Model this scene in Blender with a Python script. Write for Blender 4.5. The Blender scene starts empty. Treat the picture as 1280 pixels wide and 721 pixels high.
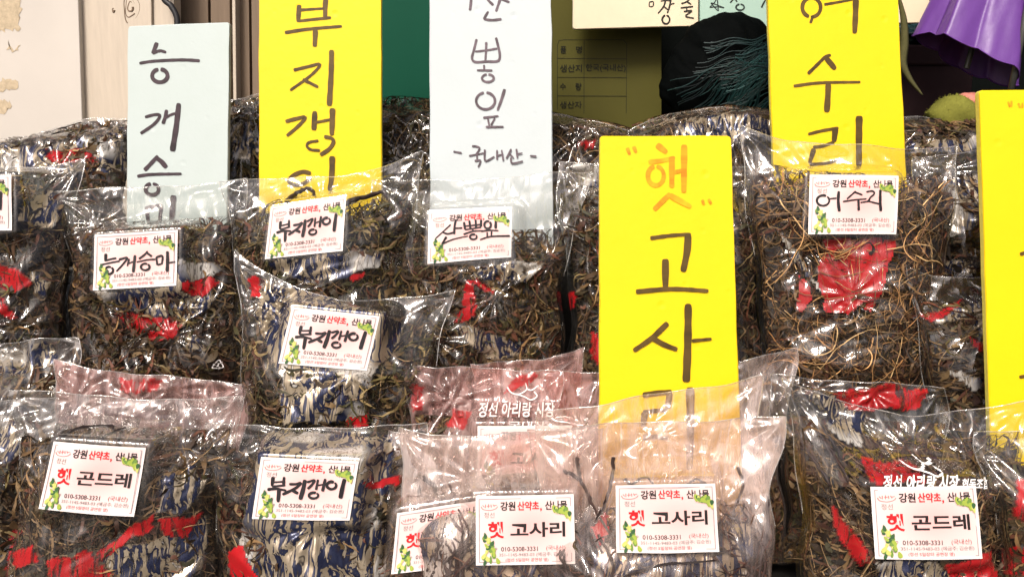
import bpy, math, random
import numpy as np
from mathutils import Vector, Matrix

# ------------------------------------------------------------------ camera, world, sun, exposure
scn = bpy.context.scene
COL = scn.collection
CAM_H, PITCH, HFOV = 1.45, math.radians(10), math.radians(60)
FPX = 640 / math.tan(HFOV / 2)
cam_d = bpy.data.cameras.new('camera'); cam = bpy.data.objects.new('camera', cam_d); COL.objects.link(cam)
cam.location = (0, 0, CAM_H); cam.rotation_euler = (math.pi / 2 - PITCH, 0, 0)
cam_d.sensor_width = 36; cam_d.lens = 18 / math.tan(HFOV / 2); cam_d.clip_start = 0.02; cam_d.clip_end = 2000
scn.camera = cam

SUN_EL, SUN_AZ = math.radians(44), math.radians(198)      # azimuth clockwise from +Y (north): from behind the viewer, a little left
world = bpy.data.worlds.new('World'); scn.world = world; world.use_nodes = True
wn = world.node_tree.nodes; wl = world.node_tree.links
sky = wn.new('ShaderNodeTexSky'); sky.sky_type = 'NISHITA'; sky.sun_disc = False
sky.sun_elevation = SUN_EL; sky.sun_rotation = SUN_AZ
sky.air_density = 0.35; sky.dust_density = 7.0; sky.ozone_density = 0.3
wl.new(sky.outputs[0], wn['Background'].inputs[0]); wn['Background'].inputs[1].default_value = 0.12

sun_d = bpy.data.lights.new('sun', 'SUN'); sun = bpy.data.objects.new('sun', sun_d); COL.objects.link(sun)
sun_d.energy = 2.8; sun_d.angle = math.radians(17); sun_d.color = (1.0, 0.94, 0.86)
sdir = Vector((math.sin(SUN_AZ) * math.cos(SUN_EL), math.cos(SUN_AZ) * math.cos(SUN_EL), math.sin(SUN_EL)))
sun.rotation_euler = sdir.to_track_quat('Z', 'Y').to_euler()

scn.view_settings.view_transform = 'Standard'; scn.view_settings.look = 'None'
scn.view_settings.gamma = 1; scn.view_settings.exposure = 0.30
cy = scn.cycles
cy.max_bounces = 8; cy.transparent_max_bounces = 40; cy.caustics_reflective = False; cy.caustics_refractive = False
cy.use_denoising = True

# ------------------------------------------------------------------ pixel -> ray helpers (photo is 1280 x 721)
CAM = np.array([0, 0, CAM_H])
FW = np.array([0, math.cos(PITCH), -math.sin(PITCH)]); UP = np.array([0, math.sin(PITCH), math.cos(PITCH)]); RT = np.array([1., 0, 0])
def ray(px, py):
    px = np.asarray(px, float); py = np.asarray(py, float)
    return ((px - 640) / FPX)[..., None] * RT + ((360.5 - py) / FPX)[..., None] * UP + FW
def at(px, py, Y):
    d = ray(px, py); return CAM + d * (Y / d[..., 1])[..., None]

class Plane:
    """local frame of a leaning thing: x right, y into the picture, z up; origin on the middle of its foot"""
    def __init__(s, corners, Y, lean=12, yaw=0):
        c = np.array(corners, float)
        s.R = np.array(Matrix.Rotation(math.radians(yaw), 3, 'Z') @ Matrix.Rotation(-math.radians(lean), 3, 'X'))
        s.n = s.R @ np.array([0, 1., 0])
        s.o = at(c[:, 0].mean(), c[:, 1].mean(), Y)
        s.o = s.world(*((c[2] + c[3]) / 2))
        s.c = s.loc(c[:, 0], c[:, 1])
    def world(s, px, py, off=0.0):
        d = ray(px, py); p = s.o + s.n * off
        return CAM + d * (((p - CAM) @ s.n) / (d @ s.n))[..., None]
    def loc(s, px, py, off=0.0):
        return (s.world(px, py, off) - s.o) @ s.R
    def matrix(s):
        m = Matrix(s.R.tolist()).to_4x4(); m.translation = Vector(s.o); return m

# ------------------------------------------------------------------ mesh + object helpers
def link(o, parent=None):
    COL.objects.link(o)
    if parent is not None: o.parent = parent
    return o
def build(name, V, F, mat, parent=None, col=None, smooth=False, attrs=None, matidx=None):
    V = np.asarray(V, np.float32).reshape(-1, 3)
    me = bpy.data.meshes.new(name)
    if isinstance(F, np.ndarray):
        k = F.shape[1]; n = len(F)
        me.vertices.add(len(V)); me.vertices.foreach_set('co', V.ravel())
        me.loops.add(n * k); me.loops.foreach_set('vertex_index', F.astype(np.int32).ravel())
        me.polygons.add(n); me.polygons.foreach_set('loop_start', np.arange(0, n * k, k, dtype=np.int32))
        me.update(calc_edges=True)
    else:
        me.from_pydata(V.tolist(), [], [list(map(int, f)) for f in F])
    for m in (mat if isinstance(mat, (list, tuple)) else [mat]): me.materials.append(m)
    if matidx is not None: me.polygons.foreach_set('material_index', np.asarray(matidx, np.int32))
    if col is not None:
        c = np.asarray(col, np.float32)
        if c.ndim == 1: c = np.tile(c, (len(V), 1))
        a = me.attributes.new('col', 'FLOAT_COLOR', 'POINT'); a.data.foreach_set('color', np.hstack([c[:, :3], np.ones((len(V), 1), np.float32)]).ravel())
    for k_, v_ in (attrs or {}).items():
        a = me.attributes.new(k_, 'FLOAT', 'POINT'); a.data.foreach_set('value', np.asarray(v_, np.float32))
    if smooth: me.polygons.foreach_set('use_smooth', np.ones(len(me.polygons), bool))
    me.validate(); me.update()
    return link(bpy.data.objects.new(name, me), parent)
def tag(o, label=None, cat=None, group=None, kind=None):
    if label: o['label'] = label
    if cat: o['category'] = cat
    if group: o['group'] = group
    if kind: o['kind'] = kind
    return o
def empty(name, M, label, cat, group=None):
    o = bpy.data.objects.new(name, None); o.empty_display_size = 0.05; COL.objects.link(o); o.matrix_world = M
    return tag(o, label, cat, group)
class Acc:
    def __init__(s): s.V = []; s.F = []; s.C = []; s.n = 0
    def add(s, V, F, c=(0, 0, 0)):
        V = np.asarray(V, float).reshape(-1, 3); s.V.append(V); s.F += [[int(i) + s.n for i in f] for f in F]
        c = np.asarray(c, float); s.C.append(np.tile(c, (len(V), 1)) if c.ndim == 1 else c); s.n += len(V)
    def build(s, name, mat, parent=None, **k): return build(name, np.vstack(s.V), s.F, mat, parent, col=np.vstack(s.C), **k)
def grid_faces(nu, nv):
    i = np.arange((nu - 1) * (nv - 1)); r, c = i // (nu - 1), i % (nu - 1); a = r * nu + c
    return np.stack([a, a + 1, a + nu + 1, a + nu], 1)
def box(x0, x1, y0, y1, z0, z1):
    V = [(x, y, z) for z in (z0, z1) for y in (y0, y1) for x in (x0, x1)]
    return V, [(0, 2, 3, 1), (4, 5, 7, 6), (0, 1, 5, 4), (2, 6, 7, 3), (0, 4, 6, 2), (1, 3, 7, 5)]
def tube(P, r, k=6):
    P = np.asarray(P, float); n = len(P); r = np.broadcast_to(np.asarray(r, float), (n,))
    T = np.gradient(P, axis=0); T /= np.linalg.norm(T, axis=1)[:, None] + 1e-9
    ref = np.array([0.31, 0.93, 0.2]); A = np.cross(T, ref); A /= np.linalg.norm(A, axis=1)[:, None] + 1e-9; B = np.cross(T, A)
    th = np.arange(k) / k * 2 * math.pi
    V = P[:, None] + r[:, None, None] * (np.cos(th)[None, :, None] * A[:, None] + np.sin(th)[None, :, None] * B[:, None])
    F = [(i * k + j, i * k + (j + 1) % k, (i + 1) * k + (j + 1) % k, (i + 1) * k + j) for i in range(n - 1) for j in range(k)]
    F += [tuple(range(k))[::-1], tuple((n - 1) * k + j for j in range(k))]
    return V.reshape(-1, 3), F
def bevel(o, w, seg=2):
    m = o.modifiers.new('bevel', 'BEVEL'); m.width = w; m.segments = seg; m.limit_method = 'ANGLE'; return o

# ------------------------------------------------------------------ materials
def newmat(name):
    m = bpy.data.materials.new(name); m.use_nodes = True; nt = m.node_tree
    for n in list(nt.nodes): nt.nodes.remove(n)
    out = nt.nodes.new('ShaderNodeOutputMaterial')
    return m, nt, out
def N(nt, t, **k):
    n = nt.nodes.new(t)
    for a, b in k.items():
        if a.startswith('i_'):
            key = a[2:]; key = int(key) if key.isdigit() else key.replace('_', ' ')
            n.inputs[key].default_value = b
        else: setattr(n, a, b)
    return n
def mth(nt, op, a, b=None, clamp=False):
    n = nt.nodes.new('ShaderNodeMath'); n.operation = op; n.use_clamp = clamp
    for i, v in enumerate((a, b)):
        if v is None: continue
        if hasattr(v, 'is_linked'): nt.links.new(v, n.inputs[i])
        else: n.inputs[i].default_value = v
    return n.outputs[0]
def mixc(nt, f, a, b):
    n = nt.nodes.new('ShaderNodeMix'); n.data_type = 'RGBA'
    for s, v in ((0, f), (6, a), (7, b)):
        if hasattr(v, 'is_linked'): nt.links.new(v, n.inputs[s])
        else: n.inputs[s].default_value = v if s == 0 else (*v[:3], 1)
    return n.outputs[2]
def simple(name, colr, rough=0.6, metal=0.0, nscale=40, namp=0.25, bump=0.15, stretch=(1, 1, 1), dist=0.002, spec=0.5):
    m, nt, out = newmat(name); L = nt.links
    p = N(nt, 'ShaderNodeBsdfPrincipled', i_Roughness=rough, i_Metallic=metal)
    p.inputs['Specular IOR Level'].default_value = spec
    tc = N(nt, 'ShaderNodeTexCoord'); mp = N(nt, 'ShaderNodeMapping'); mp.inputs['Scale'].default_value = stretch
    L.new(tc.outputs['Object'], mp.inputs[0])
    n1 = N(nt, 'ShaderNodeTexNoise', i_Scale=nscale, i_Detail=6.0, i_Roughness=0.6); L.new(mp.outputs[0], n1.inputs['Vector'])
    c = np.array(colr)
    L.new(mixc(nt, n1.outputs[0], tuple(c * (1 - namp)), tuple(np.minimum(c * (1 + namp), 0.95))), p.inputs['Base Color'])
    if bump:
        b = N(nt, 'ShaderNodeBump', i_Strength=bump, i_Distance=dist); L.new(n1.outputs[0], b.inputs['Height']); L.new(b.outputs[0], p.inputs['Normal'])
    L.new(p.outputs[0], out.inputs[0]); return m
def attr_mat(name, rough=0.6, spec=0.3, noise=0.0, nscale=300, bump=0.0):
    m, nt, out = newmat(name); L = nt.links
    p = N(nt, 'ShaderNodeBsdfPrincipled', i_Roughness=rough); p.inputs['Specular IOR Level'].default_value = spec
    a = N(nt, 'ShaderNodeAttribute', attribute_name='col'); c = a.outputs['Color']
    if noise or bump:
        n1 = N(nt, 'ShaderNodeTexNoise', i_Scale=nscale, i_Detail=5.0)
        tc = N(nt, 'ShaderNodeTexCoord'); L.new(tc.outputs['Object'], n1.inputs['Vector'])
        if noise:
            hs = N(nt, 'ShaderNodeHueSaturation'); L.new(c, hs.inputs['Color'])
            L.new(mth(nt, 'ADD', mth(nt, 'MULTIPLY', n1.outputs[0], 2 * noise), 1 - noise), hs.inputs['Value']); c = hs.outputs[0]
        if bump:
            b = N(nt, 'ShaderNodeBump', i_Strength=bump, i_Distance=0.001); L.new(n1.outputs[0], b.inputs['Height']); L.new(b.outputs[0], p.inputs['Normal'])
    L.new(c, p.inputs['Base Color']); L.new(p.outputs[0], out.inputs[0]); return m

def film_mat(name, tint=(0.95, 0.95, 0.94), veil=0.016, veilcol=(0.87, 0.82, 0.78), bump=0.16, refl=0.05, rough=0.03, silver=0.56, broken=True):
    """clear cellophane carrying areas of print and painted reflections (attributes ink_red, foil_print_reflect)"""
    m, nt, out = newmat(name); L = nt.links
    tc = N(nt, 'ShaderNodeTexCoord'); vec = tc.outputs['Object']
    mpp = N(nt, 'ShaderNodeMapping'); mpp.inputs['Rotation'].default_value = (0, 0.6, 0); mpp.inputs['Scale'].default_value = (1.9, 1, .42); L.new(vec, mpp.inputs[0]); vec2 = mpp.outputs[0]
    n1 = N(nt, 'ShaderNodeTexNoise', i_Scale=34.0, i_Detail=2.0, i_Distortion=0.8); L.new(vec2, n1.inputs['Vector'])
    n2 = N(nt, 'ShaderNodeTexNoise', i_Scale=110.0, i_Detail=1.5, i_Distortion=1.2); L.new(vec2, n2.inputs['Vector'])
    r1 = mth(nt, 'ABSOLUTE', mth(nt, 'SUBTRACT', n1.outputs[0], 0.5)); r2 = mth(nt, 'ABSOLUTE', mth(nt, 'SUBTRACT', n2.outputs[0], 0.5))
    h = mth(nt, 'ADD', mth(nt, 'MULTIPLY', r1, 2.2), mth(nt, 'MULTIPLY', r2, 0.6))
    bp = N(nt, 'ShaderNodeBump', i_Strength=bump, i_Distance=0.004); L.new(h, bp.inputs['Height'])
    lw = N(nt, 'ShaderNodeLayerWeight', i_Blend=0.5); L.new(bp.outputs[0], lw.inputs['Normal'])
    fres = mth(nt, 'ADD', mth(nt, 'MULTIPLY', mth(nt, 'POWER', lw.outputs['Facing'], 4.0), 0.75), mth(nt, 'MULTIPLY', mth(nt, 'ADD', N(nt, 'ShaderNodeAttribute', attribute_name='two_ply').outputs['Fac'], 0.8), refl), clamp=True)
    tr = N(nt, 'ShaderNodeBsdfTransparent', i_Color=(*tint, 1))
    df = N(nt, 'ShaderNodeBsdfDiffuse', i_Color=(*veilcol, 1)); tl = N(nt, 'ShaderNodeBsdfTranslucent', i_Color=(*veilcol, 1))
    dm = N(nt, 'ShaderNodeMixShader', i_Fac=0.35); L.new(df.outputs[0], dm.inputs[1]); L.new(tl.outputs[0], dm.inputs[2])
    L.new(bp.outputs[0], df.inputs['Normal'])
    # haze scuffs: more where the film is creased
    crease = mth(nt, 'SUBTRACT', 1.0, mth(nt, 'MULTIPLY', r1, 9.0, clamp=True), clamp=True)
    ply = N(nt, 'ShaderNodeAttribute', attribute_name='two_ply').outputs['Fac']
    vf = mth(nt, 'MULTIPLY', mth(nt, 'MULTIPLY', mth(nt, 'ADD', mth(nt, 'MULTIPLY', crease, 1.2), 0.6), veil), mth(nt, 'ADD', mth(nt, 'MULTIPLY', ply, 0.75), 0.35), clamp=True)
    m1 = N(nt, 'ShaderNodeMixShader'); L.new(vf, m1.inputs[0]); L.new(tr.outputs[0], m1.inputs[1]); L.new(dm.outputs[0], m1.inputs[2])
    gl = N(nt, 'ShaderNodeBsdfGlossy', i_Roughness=rough, i_Color=(1, 1, 1, 1)); L.new(bp.outputs[0], gl.inputs['Normal'])
    m2 = N(nt, 'ShaderNodeMixShader'); L.new(fres, m2.inputs[0]); L.new(m1.outputs[0], m2.inputs[1]); L.new(gl.outputs[0], m2.inputs[2])
    # printed ink; navy, beige and silver bands also paint film reflections into colour
    ir = N(nt, 'ShaderNodeAttribute', attribute_name='ink_red').outputs['Fac']; fo = N(nt, 'ShaderNodeAttribute', attribute_name='foil_print_reflect').outputs['Fac']
    rnd = N(nt, 'ShaderNodeObjectInfo').outputs['Random']
    ck = N(nt, 'ShaderNodeAttribute', attribute_name='crk').outputs['Fac']
    cx = N(nt, 'ShaderNodeCombineXYZ'); L.new(mth(nt, 'ADD', mth(nt, 'MULTIPLY', ck, 0.55), mth(nt, 'MULTIPLY', rnd, 40.0)), cx.inputs[0]); L.new(mth(nt, 'MULTIPLY', ck, 0.25), cx.inputs[2])
    mq = N(nt, 'ShaderNodeMapping'); mq.inputs['Rotation'].default_value = (0, 0.35, 0); mq.inputs['Scale'].default_value = (78, 30, 17); L.new(vec, mq.inputs[0])
    va = N(nt, 'ShaderNodeVectorMath', operation='ADD'); L.new(mq.outputs[0], va.inputs[0]); L.new(cx.outputs[0], va.inputs[1])
    nw = N(nt, 'ShaderNodeTexNoise', i_Scale=1.0, i_Detail=4.0, i_Roughness=0.6, i_Distortion=0.9); L.new(va.outputs[0], nw.inputs['Vector'])
    nf = N(nt, 'ShaderNodeTexNoise', i_Scale=15.0, i_Detail=1.0); L.new(vec, nf.inputs['Vector'])
    def ramp(stops):
        rp = N(nt, 'ShaderNodeValToRGB'); L.new(nw.outputs[0], rp.inputs[0]); e = rp.color_ramp.elements
        e[0].position = 0; e[0].color = (*stops[0][1], 1); e[1].position = stops[0][0]; e[1].color = (*stops[0][1], 1)
        for p_, c_ in stops[1:]: x = e.new(p_); x.color = (*c_, 1)
        return rp.outputs[0]
    DK, KH, SV, NV = (.030, .025, .024), (.29, .235, .165), (.50, .47, .43), (.017, .021, .050)
    camo = ramp([(.30, SV), (.315, DK), (.33, DK), (.345, KH), (.445, (.36, .30, .22)), (.455, DK), (.47, NV), (.53, (.028, .034, .072)), (.54, DK), (.555, KH), (.64, KH), (.65, DK), (.67, SV)])
    silv = ramp([(.33, (.42, .39, .35)), (.345, DK), (.36, SV), (.43, SV), (.445, DK), (.46, (.40, .37, .33)), (.50, (.52, .50, .47)), (.55, SV), (.56, DK), (.575, (.33, .28, .22)), (.63, SV), (.64, DK), (.655, SV)])
    pat = mixc(nt, mth(nt, 'MULTIPLY', mth(nt, 'SUBTRACT', nf.outputs[0], silver), 14.0, clamp=True), camo, silv)
    redn = mixc(nt, n1.outputs[0], (0.19, 0.006, 0.008), (0.52, 0.014, 0.018))
    ic = mixc(nt, mth(nt, 'GREATER_THAN', fo, ir), redn, pat)
    pi = N(nt, 'ShaderNodeBsdfPrincipled', i_Roughness=0.22); L.new(ic, pi.inputs['Base Color']); L.new(bp.outputs[0], pi.inputs['Normal'])
    L.new(mth(nt, 'MULTIPLY', fo, 0.35), pi.inputs['Metallic'])
    nb = N(nt, 'ShaderNodeTexNoise', i_Scale=55.0, i_Detail=3.0, i_Roughness=0.6, i_Distortion=1.5); L.new(vec2, nb.inputs['Vector'])
    gap = mth(nt, 'MULTIPLY', mth(nt, 'SUBTRACT', nb.outputs[0], 0.36), 9.0, clamp=True)
    gapf = mth(nt, 'MULTIPLY', mth(nt, 'SUBTRACT', nb.outputs[0], 0.33), 9.0, clamp=True)
    im = mth(nt, 'MULTIPLY', mth(nt, 'MAXIMUM', ir, fo), 1.0, clamp=True) if not broken else mth(nt, 'MAXIMUM', mth(nt, 'MULTIPLY', ir, mth(nt, 'ADD', mth(nt, 'MULTIPLY', gap, 0.74), 0.06)), mth(nt, 'MULTIPLY', fo, mth(nt, 'ADD', mth(nt, 'MULTIPLY', gapf, 0.85), 0.10)), clamp=True)
    m3 = N(nt, 'ShaderNodeMixShader'); L.new(im, m3.inputs[0]); L.new(m2.outputs[0], m3.inputs[1]); L.new(pi.outputs[0], m3.inputs[2])
    L.new(m3.outputs[0], out.inputs[0]); return m

M = {}
M['film'] = film_mat('clear_film')
M['film_pink'] = film_mat('pink_film', tint=(0.98, 0.92, 0.90), veil=0.12, veilcol=(0.95, 0.80, 0.73), bump=0.2, refl=.055)
M['film_rose'] = film_mat('rose_film', tint=(0.96, 0.82, 0.80), veil=0.22, veilcol=(0.86, 0.58, 0.54), bump=0.2, refl=.04)
M['film_milk'] = film_mat('milky_film', veil=0.055, veilcol=(.9, .84, .80), refl=.055)
M['film_print_reflect'] = film_mat('print_reflection_film', broken=False, refl=.05)
M['liner'] = film_mat('print_reflection_liner', broken=False, refl=.03)
M['seam'] = film_mat('seam_film', veil=0.45, veilcol=(0.9, 0.87, 0.84), bump=0.1, refl=0.2)
M['herb'] = attr_mat('dried_herb', rough=0.62, spec=0.35, noise=0.35, nscale=260)
M['card'] = attr_mat('label_paper', rough=0.45, spec=0.35)
M['ink'] = attr_mat('printing_ink', rough=0.5, spec=0.25)
M['marker'] = attr_mat('marker_ink', rough=0.5, spec=0.3, noise=0.12, nscale=160)
def board_mat(name, colr, smear):
    m, nt, out = newmat(name); L = nt.links; p = N(nt, 'ShaderNodeBsdfPrincipled', i_Roughness=0.5); p.inputs['Specular IOR Level'].default_value = .35
    tc = N(nt, 'ShaderNodeTexCoord').outputs['Object']; c = np.array(colr)
    n1 = N(nt, 'ShaderNodeTexNoise', i_Scale=7.0, i_Detail=6.0, i_Roughness=0.65); L.new(tc, n1.inputs['Vector'])
    n2 = N(nt, 'ShaderNodeTexNoise', i_Scale=160.0, i_Detail=3.0); L.new(tc, n2.inputs['Vector'])
    vo = N(nt, 'ShaderNodeTexVoronoi', i_Scale=34.0); L.new(tc, vo.inputs['Vector'])
    dent = mth(nt, 'MULTIPLY', mth(nt, 'SUBTRACT', 0.16, vo.outputs['Distance']), 6.0, clamp=True)
    f1 = mth(nt, 'MULTIPLY', mth(nt, 'SUBTRACT', n1.outputs[0], 0.42), 3.0, clamp=True)
    col = mixc(nt, f1, tuple(c * np.array(smear)), tuple(c)); L.new(col, p.inputs['Base Color'])
    h = mth(nt, 'SUBTRACT', mth(nt, 'ADD', mth(nt, 'MULTIPLY', n2.outputs[0], 0.25), mth(nt, 'MULTIPLY', n1.outputs[0], 1.6)), mth(nt, 'MULTIPLY', dent, 0.8))
    b = N(nt, 'ShaderNodeBump', i_Strength=0.35, i_Distance=0.0016); L.new(h, b.inputs['Height']); L.new(b.outputs[0], p.inputs['Normal'])
    L.new(p.outputs[0], out.inputs[0]); return m
M['yellow'] = board_mat('yellow_foam_board', (0.82, 0.585, 0.002), (.95, .93, 1.0))
M['mint'] = board_mat('mint_foam_board', (0.475, 0.54, 0.535), (.94, .95, .93))
M['paleblue'] = board_mat('pale_blue_foam_board', (0.52, 0.575, 0.595), (.95, .95, .94))
M['creamboard'] = simple('cream_foam_board', (0.74, 0.62, 0.44), 0.55, nscale=30, namp=0.1, bump=0.3)
M['seagreen'] = simple('sea_green_board', (0.36, 0.52, 0.44), 0.5, nscale=40, namp=0.05, bump=0.1)
M['foamedge'] = simple('foam_edge', (0.80, 0.77, 0.66), 0.8, nscale=500, namp=0.12, bump=0.5)
M['yellowedge'] = simple('yellow_foam_edge', (0.80, 0.70, 0.12), 0.8, nscale=500, namp=0.12, bump=0.5)
M['black'] = simple('black_cloth', (0.015, 0.014, 0.013), 0.9, nscale=300, namp=0.4, bump=0.3, spec=0.12)
M['asphalt'] = simple('asphalt', (0.05, 0.05, 0.05), 0.9, nscale=60, namp=0.4, bump=0.4)
M['whitepanel'] = simple('white_painted_panel', (0.53, 0.49, 0.44), 0.42, nscale=6, namp=0.14, bump=0.12)
M['cream'] = simple('cream_painted_wood', (0.50, 0.43, 0.345), 0.6, nscale=24, namp=0.2, bump=0.25, stretch=(6, 6, 0.6))
M['brown'] = simple('brown_wood', (0.19, 0.14, 0.10), 0.5, nscale=30, namp=0.3, bump=0.25, stretch=(6, 6, 0.4), spec=0.12)
M['knot'] = simple('knot_wood', (0.16, 0.11, 0.07), 0.7, nscale=90, namp=0.4)
M['tape'] = simple('tape_residue', (0.46, 0.37, 0.25), 0.8, nscale=150, namp=0.5, bump=0.5)
M['green'] = simple('green_painted_metal', (0.004, 0.062, 0.035), 0.5, nscale=20, namp=0.08, bump=0.04, spec=0.12)
M['dark'] = simple('shade_toned_wall', (0.004, 0.005, 0.0045), 0.7, nscale=20, namp=0.4, bump=0.1, spec=0.02)  # awning shade over the back is put into this near-black base colour
M['olive'] = simple('shade_toned_olive_board', (0.072, 0.066, 0.014), 0.5, nscale=12, namp=0.15, bump=0.05, spec=0.12)  # olive base darkened to hold the shade at the back of the stall
M['cable'] = simple('black_rubber', (0.012, 0.012, 0.014), 0.5, namp=0.1, bump=0)
M['purple'] = simple('purple_nylon', (0.12, 0.04, 0.235), 0.42, nscale=60, namp=0.15, bump=0.35)
M['sack'] = simple('dark_teal_plastic', (0.0015, 0.002, 0.002), 0.7, nscale=60, namp=0.5, bump=0.4, spec=0.02)
M['teal'] = attr_mat('teal_fibre', rough=0.35, spec=0.6, noise=0.2)
M['darkred'] = simple('dark_red_card', (0.022, 0.010, 0.011), 0.6, nscale=30, namp=0.3, bump=0.1, spec=0.12)
M['tealfilm'] = simple('teal_plastic', (0.02, 0.05, 0.055), 0.25, nscale=50, namp=0.4, bump=0.9, dist=0.006)
M['moss'] = attr_mat('green_fuzz', rough=0.9, spec=0.1, noise=0.3)
M['steel'] = simple('grey_steel', (0.10, 0.10, 0.09), 0.4, metal=0.4, nscale=60, namp=0.2, bump=0.05)

# ------------------------------------------------------------------ writing: printed type and brush strokes
_tc = {}
def text_mesh(s, bold=0.0):
    k = (s, bold)
    if k not in _tc:
        c = bpy.data.curves.new('type', 'FONT'); c.body = s; c.offset = bold; c.resolution_u = 3
        o = bpy.data.objects.new('type', c); COL.objects.link(o)
        dg = bpy.context.evaluated_depsgraph_get(); me = bpy.data.meshes.new_from_object(o.evaluated_get(dg))
        V = np.array([v.co[:2] for v in me.vertices]); F = [tuple(p.vertices) for p in me.polygons]
        COL.objects.unlink(o); bpy.data.objects.remove(o); bpy.data.curves.remove(c); bpy.data.meshes.remove(me)
        lo, hi = V.min(0), V.max(0); V = (V - lo) / (hi - lo); V[:, 1] = 1 - V[:, 1]
        _tc[k] = (V, F)
    return _tc[k]
def smooth_line(P, n=5):
    P = np.asarray(P, float)
    if len(P) < 3: return np.vstack([P[0] + (P[1] - P[0]) * t for t in np.linspace(0, 1, 5)])
    Q = np.vstack([2 * P[0] - P[1], P, 2 * P[-1] - P[-2]]); out = []
    for i in range(1, len(Q) - 2):
        for t in np.linspace(0, 1, n, endpoint=False):
            out.append(0.5 * ((2 * Q[i]) + (-Q[i - 1] + Q[i + 1]) * t + (2 * Q[i - 1] - 5 * Q[i] + 4 * Q[i + 1] - Q[i + 2]) * t * t + (-Q[i - 1] + 3 * Q[i] - 3 * Q[i + 1] + Q[i + 2]) * t ** 3))
    return np.vstack(out + [P[-1]])
def ell(cx, cy, rx, ry, w, a0=-100, sweep=345):
    t = np.radians(np.linspace(a0, a0 - sweep, 26)); return ('raw', np.stack([cx + rx * np.cos(t), cy + ry * np.sin(t)], 1), w)
def ribbon2d(st, rng, taper=0.25):
    """stroke -> 2D strip with rounded, slightly uneven ends"""
    if st[0] == 'raw': P, w = st[1], st[2]
    else: P, w = st[:-1], st[-1]; P = smooth_line(P)
    L = np.r_[0, np.cumsum(np.linalg.norm(np.diff(P, axis=0), axis=1))]; 
    n = max(8, min(40, int(L[-1] / max(w, 1e-6) * 3) + 6)); t = np.linspace(0, L[-1], n)
    # denser at both ends for the rounding
    e = np.array([0, .06, .2, .45]) * w * 0.5; e = e[e < L[-1] / 3]
    t = np.unique(np.r_[t[(t > w * .5) & (t < L[-1] - w * .5)], e, L[-1] - e])
    P = np.stack([np.interp(t, L, P[:, 0]), np.interp(t, L, P[:, 1])], 1)
    T = np.gradient(P, axis=0); T /= np.linalg.norm(T, axis=1)[:, None] + 1e-9; Nn = np.stack([-T[:, 1], T[:, 0]], 1)
    d = np.minimum(t, L[-1] - t) / (w * 0.5)
    end = np.sqrt(np.clip(1 - (1 - np.clip(d, 0, 1)) ** 2, 0, 1)) * 0.65 + 0.35
    ph = rng.random() * 6; body = 1 + taper * (0.5 - t / L[-1]) * (1 if rng.random() < .6 else -.4) + 0.05 * np.sin(t / w * 2 + ph)
    h = (w * 0.5 * end * body)[:, None]
    V = np.stack([P + Nn * h, P - Nn * h], 1).reshape(-1, 2)
    F = [(2 * i, 2 * i + 1, 2 * i + 3, 2 * i + 2) for i in range(len(P) - 1)]
    return V, F
def S(f, ox, oy, strokes):
    """strokes given in an enlarged crop -> photo pixels"""
    out = []
    for s in strokes:
        if s[0] == 'raw': out.append(('raw', s[1] / f + np.array([ox, oy]), s[2] / f))
        else: out.append(tuple((p[0] / f + ox, p[1] / f + oy) for p in s[:-1]) + (s[-1] / f,))
    return out
def invquad(C, P):
    """pixel points -> (a,b) in the quad TL,TR,BR,BL"""
    C = np.asarray(C, float); P = np.asarray(P, float); ab = np.full((len(P), 2), .5)
    for _ in range(6):
        a, b = ab[:, :1], ab[:, 1:]
        X = C[0] * (1 - a) * (1 - b) + C[1] * a * (1 - b) + C[2] * a * b + C[3] * (1 - a) * b
        da = (C[1] - C[0]) * (1 - b) + (C[2] - C[3]) * b; db = (C[3] - C[0]) * (1 - a) + (C[2] - C[1]) * a
        det = da[:, 0] * db[:, 1] - da[:, 1] * db[:, 0]; r = P - X
        ab = ab + np.stack([(r[:, 0] * db[:, 1] - r[:, 1] * db[:, 0]) / det, (da[:, 0] * r[:, 1] - da[:, 1] * r[:, 0]) / det], 1)
    return ab

# ------------------------------------------------------------------ SETTING: ground, stepped stall, walls behind
P_ = [(-400, -400, 0), (400, -400, 0), (400, 400, 0), (-400, 400, 0)]
tag(build('ground', P_, [(0, 1, 2, 3)], M['asphalt']), kind='structure')

def zat(py, Y): return float(at(640, py, Y)[2])
zA, zB, zC, zD = zat(832, .80), zat(702, .92), zat(502, 1.03), zat(332, 1.2)
st = empty('stepped_stand', Matrix.Translation((0, .9, 0)), 'black cloth covered stepped stall stand carrying every row of bags', 'stall stand')
for (y0, y1, z) in ((.60, .872, zA), (.8725, .985, zB), (.9855, 1.128, zC), (1.1285, 1.44, zD)):
    V, F = box(-1.1, 1.1, y0 - .9, y1 - .9, 0.0, z); bevel(build('step', V, F, M['black'], st), .004)

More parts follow.
